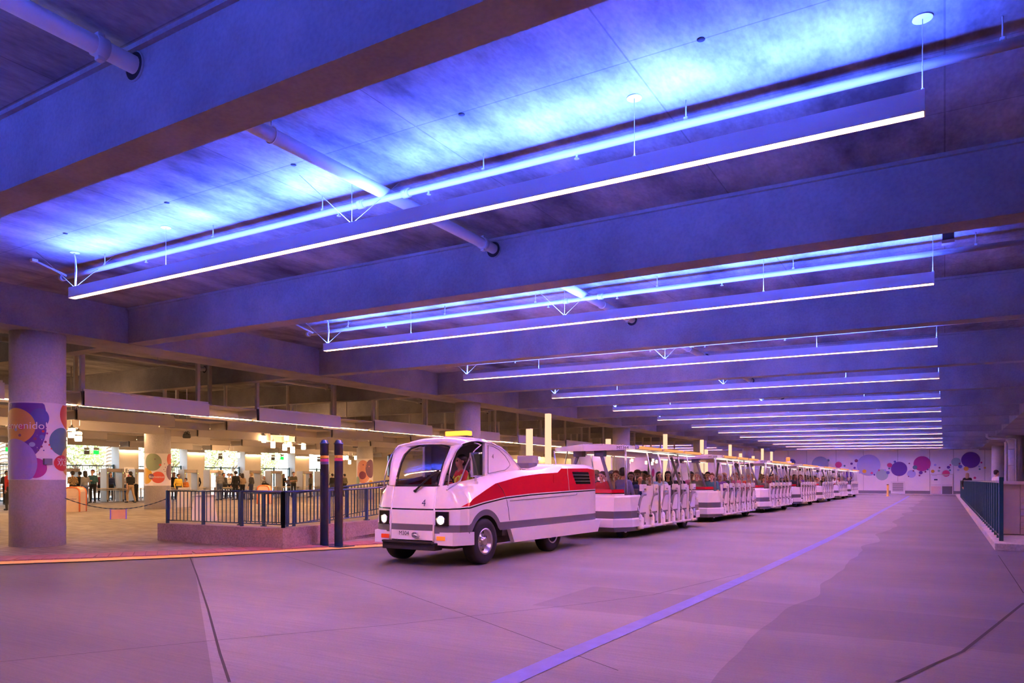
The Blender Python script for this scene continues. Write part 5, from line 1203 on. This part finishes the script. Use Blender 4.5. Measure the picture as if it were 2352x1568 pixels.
# chain with an orange plate between the mural column and the railing
c0, c1 = Vector((-16.22,8.30,1.06)), Vector((-15.6,10.28,1.02))
t = thing('barrier_chain', 'sagging dark chain between the mural column and the railing', 'chain', tuple(c0))
pts = [(c1-c0)*(k/40.0)-Vector((0,0,.24*4*(k/40.0)*(1-k/40.0))) for k in range(41)]
MB().tube(pts, [.012 if k % 2 else .006 for k in range(41)], 6).build('links', MAT['pole_blue'], t)
m_ = c0+(c1-c0)*.5-Vector((0,0,.24)); dirc = math.atan2(c1.y-c0.y, c1.x-c0.x)
t = thing('chain_sign', 'plain orange plate hanging from the sagging chain', 'sign', (m_.x, m_.y, m_.z-.006), dirc)
MB().bbox(-.16,.16,-.008,.008,-.22,-.01,.006).build('plate', MAT['sign_orange'], t)
for s in (-1, 1): MB().bbox(s*.158-.012,s*.158+.012,-.012,.012,-.23,.0,.004).build('edge_strip', MAT['mural_lilac'], t)
# ================================================================== litter bins
def bin_(px, py, label, rz, text=True):
    g = at(px, py, Z=.17); t = thing('litter_bin', label, 'litter bin', (g.x, g.y, .17), rz)
    prof = [(-.30,0),(-.30,.80),(-.27,.90),(-.18,.97),(0,.99),(.18,.97),(.27,.90),(.30,.80),(.30,0)]
    MB().prism(prof, -.28, .28, 'y').build('body', MAT['cream_plastic'], t)
    for y in (-.28,.28): MB().tube([(x, y, z) for x, z in prof], .032, 6).build('edge_trim', MAT['orange_plastic'], t)
    MB().bbox(-.18,.18,-.292,-.275,.62,.80,.01).build('flap', MAT['cream_plastic'], t)
    if text:
        o = wall_text('Disneyland', .085, MAT['ink_navy'], (0,-.292,.52), (math.radians(90),0,0), t)
bin_(172, 1175, 'cream litter bin with orange edges beside the purple mural column', math.radians(38))
bin_(607, 1157, 'cream litter bin with orange edges behind the front railing', math.radians(38))
# sandwich board and podium
g = at(424, 1166, Z=.15); t = thing('sandwich_board', 'white folding sandwich board behind the railing near the yellow hoodie', 'sign', (g.x, g.y, .15), math.radians(35))
for s in (-1, 1): MB().add([(-.28,s*.30,0),(.28,s*.30,0),(.28,s*.03,.95),(-.28,s*.03,.95),(-.28,s*.30+s*-.03,0),(.28,s*.30-s*.03,0),(.28,0,.95),(-.28,0,.95)], [(0,1,2,3),(4,7,6,5),(0,4,5,1),(1,5,6,2),(2,6,7,3),(3,7,4,0)]).build('leaf', MAT['sign_white'], t)
g = at(468, 1196, Z=.10); t = thing('podium', 'tall white tapered podium standing behind the railing', 'podium', (g.x, g.y, .09), math.radians(35))
MB().add([(-.36,-.2,0),(.36,-.2,0),(.36,.25,0),(-.36,.25,0),(-.28,-.10,.82),(.28,-.10,.82),(.28,.15,.88),(-.28,.15,.88)], [(0,3,2,1),(4,5,6,7),(0,1,5,4),(1,2,6,5),(2,3,7,6),(3,0,4,7)]).build('body', MAT['sign_white'], t)
MB().bbox(-.33,.33,-.16,.2,.84,.87,.008).build('top', MAT['fixture_white'], t)
# ================================================================== bag check: tables, detectors, gates, signs
def table(px, X, L, label):
    q = at(px, 1100, X=X); t = thing('inspection_table', label, 'table', (X, q.y, .18), group='bag check tables')
    MB().bbox(-.38,.38,-L/2,L/2,.74,.79,.012).build('top', MAT['table_cream'], t)
    for x in (-.32,.32):
        for y in (-L/2+.06, L/2-.06): MB().bbox(x-.03,x+.03,y-.03,y+.03,0,.74,.006).build('leg', MAT['steel_white'], t)
    MB().bbox(-.30,.30,-L/2+.05,L/2-.05,.66,.70,.006).build('apron', MAT['steel_white'], t)
for px, X, L, lab in [(8,-41.8,2.2,'cream inspection table cut by the left picture edge'), (243,-41.6,2.4,'cream inspection table left of the Exit sign pier'), (300,-41.8,1.8,'cream inspection table beside the bending staff member'), (398,-42.0,1.4,'cream inspection table just right of the mural hall column'), (463,-42.0,1.6,'cream inspection table in front of a pier'), (532,-41.0,2.2,'cream inspection table behind the broad man in black'), (655,-42.0,2.6,'cream inspection table under the right hand chandelier'), (603,-41.6,2.0,'cream inspection table covered by black bags'), (722,-42.0,2.0,'cream inspection table left of the dark poles')]:
    table(px, X, L, lab)
bgq = at(605,1100,X=-41.6); t = thing('bag_pile', 'pile of black bags on a table behind the second bin', 'bag', (-41.5,bgq.y,.97)); MB().ell((0,0,.12),(.3,.35,.15),12,8).build('bag_body', MAT['cloth_black'], t); MB().tube([(0,-.2,.2),(0,-.1,.36),(0,.1,.36),(0,.2,.2)],.02,6).build('strap', MAT['cloth_black'], t)
def detector(px, X, label):
    q = at(px, 1100, X=X); t = thing('metal_detector', label, 'metal detector', (X, q.y, .18), group='walk-through metal detectors')
    for y in (-.46,.46):
        p = MB().bbox(-.33,.33,y-.06,y+.06,.0,1.93,.02).build('side_panel', MAT['detector_grey'], t)
        MB().bbox(.331,.338,y-.04,y+.04,.0,.12,.003).build('foot_plate', MAT['dark_grey'], p)
        MB().bbox(.331,.336,y-.012,y+.012,1.66,1.70,.003).build('status_lamp', MAT['gate_lamp'], p)
    MB().bbox(-.30,.30,-.40,.40,1.72,1.93,.02).build('header', MAT['detector_grey'], t)
    MB().bbox(.302,.31,-.30,.30,1.76,1.88,.003).build('display', MAT['siding'], t)
for px, X, lab in [(120,-42.5,'grey metal detector hidden behind the purple mural column'), (155,-42.5,'grey metal detector behind the plaid shirt'), (258,-41.8,'grey metal detector left of the Exit sign'), (322,-42.0,'grey metal detector beside the bending staff member'), (433,-41.6,'grey metal detector behind the child in orange'), (490,-41.6,'grey metal detector left of the straw hat'), (580,-41.6,'grey metal detector behind the man in charcoal'), (629,-41.6,'grey metal detector behind the second bin'), (700,-41.6,'grey metal detector by the woman with auburn hair'), (741,-41.6,'grey metal detector at the left dark pole')]:
    detector(px, X, lab)
pk_me = MB()
gates = [(9.95,17.35,'teal picket gate outside the picture on the left'), (18.95,27.2,'wide teal picket gate beside the left palm'), (28.65,32.1,'teal picket gate behind the mural hall column'), (33.7,37.1,'teal picket gate behind the straw hat'), (38.8,42.1,'teal picket gate behind the middle tables'), (43.85,46.4,'teal picket gate left of the pale end wall')]
for a, b, lab in gates:
    t = thing('picket_gate', lab, 'gate', (XL-.1, (a+b)/2, .15), group='teal gates between the piers')
    L = b-a; n = int(L/.15); mb = MB()
    for i in range(n): y = -L/2+(i+.5)*L/n; mb.box(-.012,.012,y-.013,y+.013,.08,2.2)
    o = mb.build('pickets', MAT['teal_paint'], t); o['kind'] = 'stuff'
    MB().bbox(-.03,.03,-L/2,L/2,2.18,2.26,.008).build('top_rail', MAT['teal_paint'], t)
    MB().bbox(-.03,.03,-L/2,L/2,.05,.11,.008).build('bottom_rail', MAT['teal_paint'], t)
    for y in (-L/2+.04, 0, L/2-.04): MB().bbox(-.05,.05,y-.05,y+.05,0,2.32,.01).build('post', MAT['teal_paint'], t)
# Exit board and hanging signs
q = at(296, 1092, X=-45.6)
t = thing('exit_board', 'white Exit board with a red arrow roundel on a stand', 'sign', (q.x, q.y, .18), math.radians(90))
MB().tube([(0,0,0),(0,0,1.5)], .025, 8).build('stand', MAT['brushed_metal'], t)
MB().bbox(-.34,.34,-.04,-.01,1.35,2.10,.01).build('panel', MAT['sign_white'], t)
wall_text('Exit', .34, MAT['ink_black'], (0,-.046,1.85), (math.radians(90),0,0), t, bold=.006)
MB().lathe([(.0,0),(.11,0)], 20, cap=False, M=Matrix.Translation((0,-.044,1.53)) @ Matrix.Rotation(math.radians(90),4,'X')).build('roundel', MAT['mural_crimson'], t)
MB().add([(-.05,-.047,1.515),(.01,-.047,1.515),(.01,-.047,1.48),(.07,-.047,1.53),(.01,-.047,1.58),(.01,-.047,1.545),(-.05,-.047,1.545)], [(0,1,2,3,4,5,6)]).build('arrow', MAT['sign_white'], t)
for px, py, c, lab in [(20,1028,'g','green hanging sign by the left palm trunk'), (199,1035,'w','dark lettered hanging sign left of the green one, first opening'), (221,1035,'g','green hanging sign in the opening left of the Exit pier'), (506,1047,'w','dark hanging sign left of the far chandelier'), (627,1050,'w','dark hanging sign near the right opening'), (648,1049,'g','green hanging sign near the right opening'), (732,1054,'w','dark hanging sign above the right detectors')]:
    q = at(px, py, X=-45.8); t = thing('hanging_sign', lab, 'sign', tuple(q), math.radians(90))
    MB().bbox(-.16,.16,-.03,.03,-.22,.02,.01).build('lower_box', MAT['sign_green'] if c == 'g' else MAT['dark_grey'], t)
    MB().bbox(-.16,.16,-.03,.03,.05,.20,.01).build('upper_box', MAT['detector_grey'], t)
    for s in (-.1,.1): MB().tube([(s,0,.2),(s,0,zdeck(-45.8)-q.z)], .008, 5).build('drop_wire', MAT['cable_steel'], t)
# ================================================================== outside: trees, palms, pale buildings
def tree(x, y, h, r, label, seed):
    rn = random.Random(seed); t = thing('leafy_tree', label, 'tree', (x, y, .1), group='trees outside the gates')
    MB().tube([(0,0,-.2),(.05,0,h*.3),(-.05,.1,h*.6)], [.22,.16,.08], 8).build('trunk', MAT['bark'], t)
    mb = MB()
    for i in range(7): 
        a = rn.uniform(0,6.28); mb.tube([(0,0,h*.35),(math.cos(a)*r*.5,math.sin(a)*r*.5,h*.62),(math.cos(a)*r*.8,math.sin(a)*r*.8,h*.8)], [.07,.04,.02], 5)
    mb.build('branches', MAT['bark'], t)
    mb = MB()
    for i in range(1500):
        a, u = rn.uniform(0,6.28), rn.uniform(-1,1); rr = r*rn.uniform(.45,1.0); s = math.sqrt(1-u*u)
        c = Vector((rr*s*math.cos(a), rr*s*math.sin(a), h*.68+rr*u*.75)); d = Vector((rn.uniform(-1,1),rn.uniform(-1,1),rn.uniform(-.6,.6))).normalized()*rn.uniform(.14,.26); e = d.orthogonal().normalized()*.09
        mb.add([c-d, c+e, c+d, c-e], [(0,1,2,3)])
    o = mb.build('foliage', MAT['green_leaf'], t, merge=False, fix=False); o['kind'] = 'stuff'
for i, (px, X, h, r, lab) in enumerate([(175,-66,6.5,3.2,'pale sunlit tree seen behind the plaid shirt'), (225,-72,7,3.5,'bushy tree seen left of the Exit pier'), (395,-68,6.5,3.0,'green tree seen right of the mural hall column'), (480,-66,6,3.0,'bushy green tree seen above the straw hat'), (535,-74,7,3.2,'farther tree seen behind the middle gate'), (602,-72,6,2.8,'tree seen left of the bright frame of the right opening')]):
    q = at(px, 1090, X=X); tree(q.x, q.y, h, r, lab, i)
for px, X, lab in [(9,-58,'palm trunk wound with light strings at the left edge'), (252,-58,'palm trunk wound with light strings left of the Exit pier')]:
    q = at(px, 1090, X=X); t = thing('palm_tree', lab, 'palm tree', (q.x, q.y, .1))
    MB().tube([(0,0,-.2),(.05,0,3),(0,.05,7)], [.34,.28,.24], 10).build('trunk', MAT['bark'], t)
    MB().tube([(.36*math.cos(k*.5),.36*math.sin(k*.5),.2+k*.022) for k in range(240)], .03, 4).build('light_string', MAT['screen_white'], t)
    mb = MB()
    for k in range(14):
        a = 6.283*k/14; mb.grid([[(math.cos(a)*s-math.sin(a)*w, math.sin(a)*s+math.cos(a)*w, 7+.9*s-.42*s*s) for s in (0,.6,1.2,1.9,2.5)] for w in (-.16,0,.16)])
    mb.build('fronds', MAT['green_leaf'], t)
for px0, px1, X, h, lab in [(135,330,-110,9,'long white building far beyond the left gate'), (500,560,-90,6,'white tent-like building beyond the middle gate'), (588,680,-80,8,'white building with window frames beyond the right opening')]:
    q0, q1 = at(px0,1090,X=X), at(px1,1090,X=X)
    t = thing('white_building', lab, 'building', (X, q0.y, .1)); L = q1.y-q0.y
    MB().box(-6,0,0,L,0,h).build('walls', MAT['facade_white'], t)
    MB().add([(.3,-.3,h),(.3,L+.3,h),(-6.3,L+.3,h),(-6.3,-.3,h),(-3,L/2,h+1.6)], [(0,1,4),(1,2,4),(2,3,4),(3,0,4)]).build('roof', MAT['facade_white'], t)
    n = max(2, int(L/4))
    for i in range(n):
        w_ = MB().bbox(.0,.06,L*(i+.2)/n,L*(i+.8)/n,1.2,3.4,.02).build('window', MAT['steel_white'], t)
        MB().box(.062,.066,L*(i+.24)/n,L*(i+.76)/n,1.3,3.3).build('pane', MAT['detector_grey'], w_)
# ================================================================== right side: fence, siding wall, pipes
t = thing('picket_fence', 'dark green picket fence on the right kerb with many close pickets', 'fence', (1.03,18.5,.15))
for k in range(46):
    y = k*1.0; MB().bbox(-.03,.03,y-.03,y+.03,0,1.28,.006).build('post', MAT['teal_paint'], t)
    mb = MB()
    for j in range(1, 8): yy = y+j*.125; mb.box(-.009,.009,yy-.009,yy+.009,.10,1.24)
    if k < 45: o = mb.build('pickets', MAT['teal_paint'], t); o['kind'] = 'stuff'
MB().bbox(-.04,.04,-.04,.04,0,1.36,.01).build('end_post', MAT['teal_paint'], t)
MB().bbox(-.028,.028,0,45,1.235,1.275,.006).build('top_rail', MAT['teal_paint'], t); MB().bbox(-.02,.02,0,45,.075,.105,.006).build('bottom_rail', MAT['teal_paint'], t)
t = thing('siding_wall', 'curved service wall clad with purplish boards at the right picture edge', 'wall', (1.16,20.6,.15))
for k in range(8): MB().bbox(.36,5.0,.0,.06,.02+.148*k,.155+.148*k,.008).build('board', MAT['siding'], t)
MB().bbox(.0,.355,-.005,.06,.02,1.20,.01).build('end_board', MAT['siding'], t)
MB().bbox(.02,5.0,.05,3.0,.0,1.2,.02).build('core', MAT['siding'], t)
MB().prism([(-.06,1.20),(5.0,1.10),(5.0,1.17),(2.0,1.235),(-.06,1.275)], -.08, 3.0, 'y').build('cap', MAT['siding'], t)
qd = at(2311, 1020, Y=54.0)
t = thing('drain_pipes', 'pair of painted drain pipes with branch beside the right columns', 'pipe', (qd.x, 54.0, .15))
MB().tube([(0,0,0),(0,0,qd.z-.1),(-.05,0,qd.z)], .09, 10).build('downpipe', MAT['pipe_paint'], t)
MB().tube([(.5,0,0),(.5,0,qd.z+.15),(.4,0,qd.z+.2),(-.9,0,qd.z+.25),(-1.0,0,qd.z+.35),(-1.0,0,zbeam(3)-.15)], .07, 10).build('branch_pipe', MAT['pipe_paint'], t)
for z in (1.0,2.2,3.2): MB().bbox(-.12,.6,-.03,.03,z-.02,z+.02,.006).build('pipe_clamp', MAT['brushed_metal'], t)
# ================================================================== back wall fittings
def bw(x, y): return at(x, y, Y=YB)
d0, d1 = bw(2138,1136).x, bw(2188,1136).x; dz = 1.96; mid_ = (d0+d1)/2
dd = struct(empty('door_1', (mid_, YB-.02, 0)))
W2 = (d1-d0)/2
for s in (-1, 1):
    x0, x1 = (-W2,-.012) if s < 0 else (.012, W2)
    lf = MB().bbox(x0,x1,-.03,.0,.03,dz,.006).build('door_leaf', MAT['white_wall'], dd)
    MB().bbox(x0+.03,x1-.03,-.04,-.03,.05,.82,.004).build('kick_plate', MAT['pink_panel'] if s < 0 else MAT['grey_body'], lf)
    MB().bbox(x0+.05,x1-.05,-.07,-.03,.92,.98,.01).build('push_bar', MAT['brushed_metal'], lf)
    MB().bbox(x0+.1,x1-.4,-.08,-.03,dz-.10,dz-.03,.01).build('door_closer', MAT['brushed_metal'], lf)
MB().bbox(-.65,-.35,-.042,-.034,1.40,1.55,.003).build('door_plate', MAT['ink_navy'], dd)
for x in (-W2-.03, W2+.03): MB().bbox(x-.03,x+.03,-.06,.02,0,dz+.06,.006).build('jamb', MAT['steel_white'], dd)
MB().bbox(-W2,W2,-.06,.02,dz,dz+.06,.006).build('head_jamb', MAT['steel_white'], dd)
l0, l1 = bw(2046,1136).x, bw(2079,1136).x; lm = (l0+l1)/2; lw = (l1-l0)/2
t = thing('wall_louvre', 'grey framed louvre low on the mural wall', 'louvre', (lm, YB-.02, .02))
for x0, x1, z0, z1 in ((-lw,-lw+.16,0,1.28),(lw-.16,lw,0,1.28),(-lw+.16,lw-.16,0,.26),(-lw+.16,lw-.16,1.12,1.28)): MB().bbox(x0,x1,-.10,.0,z0,z1,.01).build('frame_member', MAT['fixture_white'], t)
MB().box(-lw+.16,lw-.16,-.02,.0,.26,1.12).build('backing', MAT['joint_black'], t)
for k in range(8): MB().bbox(-lw+.16,lw-.16,-.09,-.04,.29+.105*k,.35+.105*k,.006).build('slat', MAT['fixture_white'], t)
g = at(2039, 1139.5, Z=.0); t = thing('bollard', 'yellow bollard in front of the mural wall', 'bollard', (g.x, g.y, .0))
MB().lathe([(.14,0),(.14,.03),(.085,.05),(.085,1.02),(.06,1.07),(.001,1.085)], 16).build('post', MAT['yellow_paint'], t)
MB().lathe([(.088,1.0),(.09,1.01),(.09,1.05),(.088,1.06)], 16, cap=False).build('collar', MAT['dark_grey'], t)
# bubbles on the side wall of the hall seen through the trailers
wsd = bpy.data.objects['wall_hall_side']
for i, (px, py, r, c) in enumerate([(1395,1078,.9,'sky'),(1440,1070,.7,'paleblue'),(1500,1085,.5,'rose'),(1553,1080,1.5,'violet'),(1590,1072,1.3,'indigo'),(1612,1066,.9,'sage'),(1600,1090,.6,'coral'),(1632,1085,1.0,'navy'),(1655,1080,1.3,'violet'),(1690,1085,.9,'rose'),(1470,1092,.6,'mint'),(1530,1066,.5,'mint'),(1425,1092,.5,'yellow'),(1716,1075,.8,'teal')]):
    q = at(px, py, X=-29.69); v, f = disc_fan(r, rings=1, n=28)
    MB().add([(0, u, z) for u, z in v], f).build('bubble', MAT['mural_'+c], wsd, (-29.69+.002*i+.004, q.y, q.z))
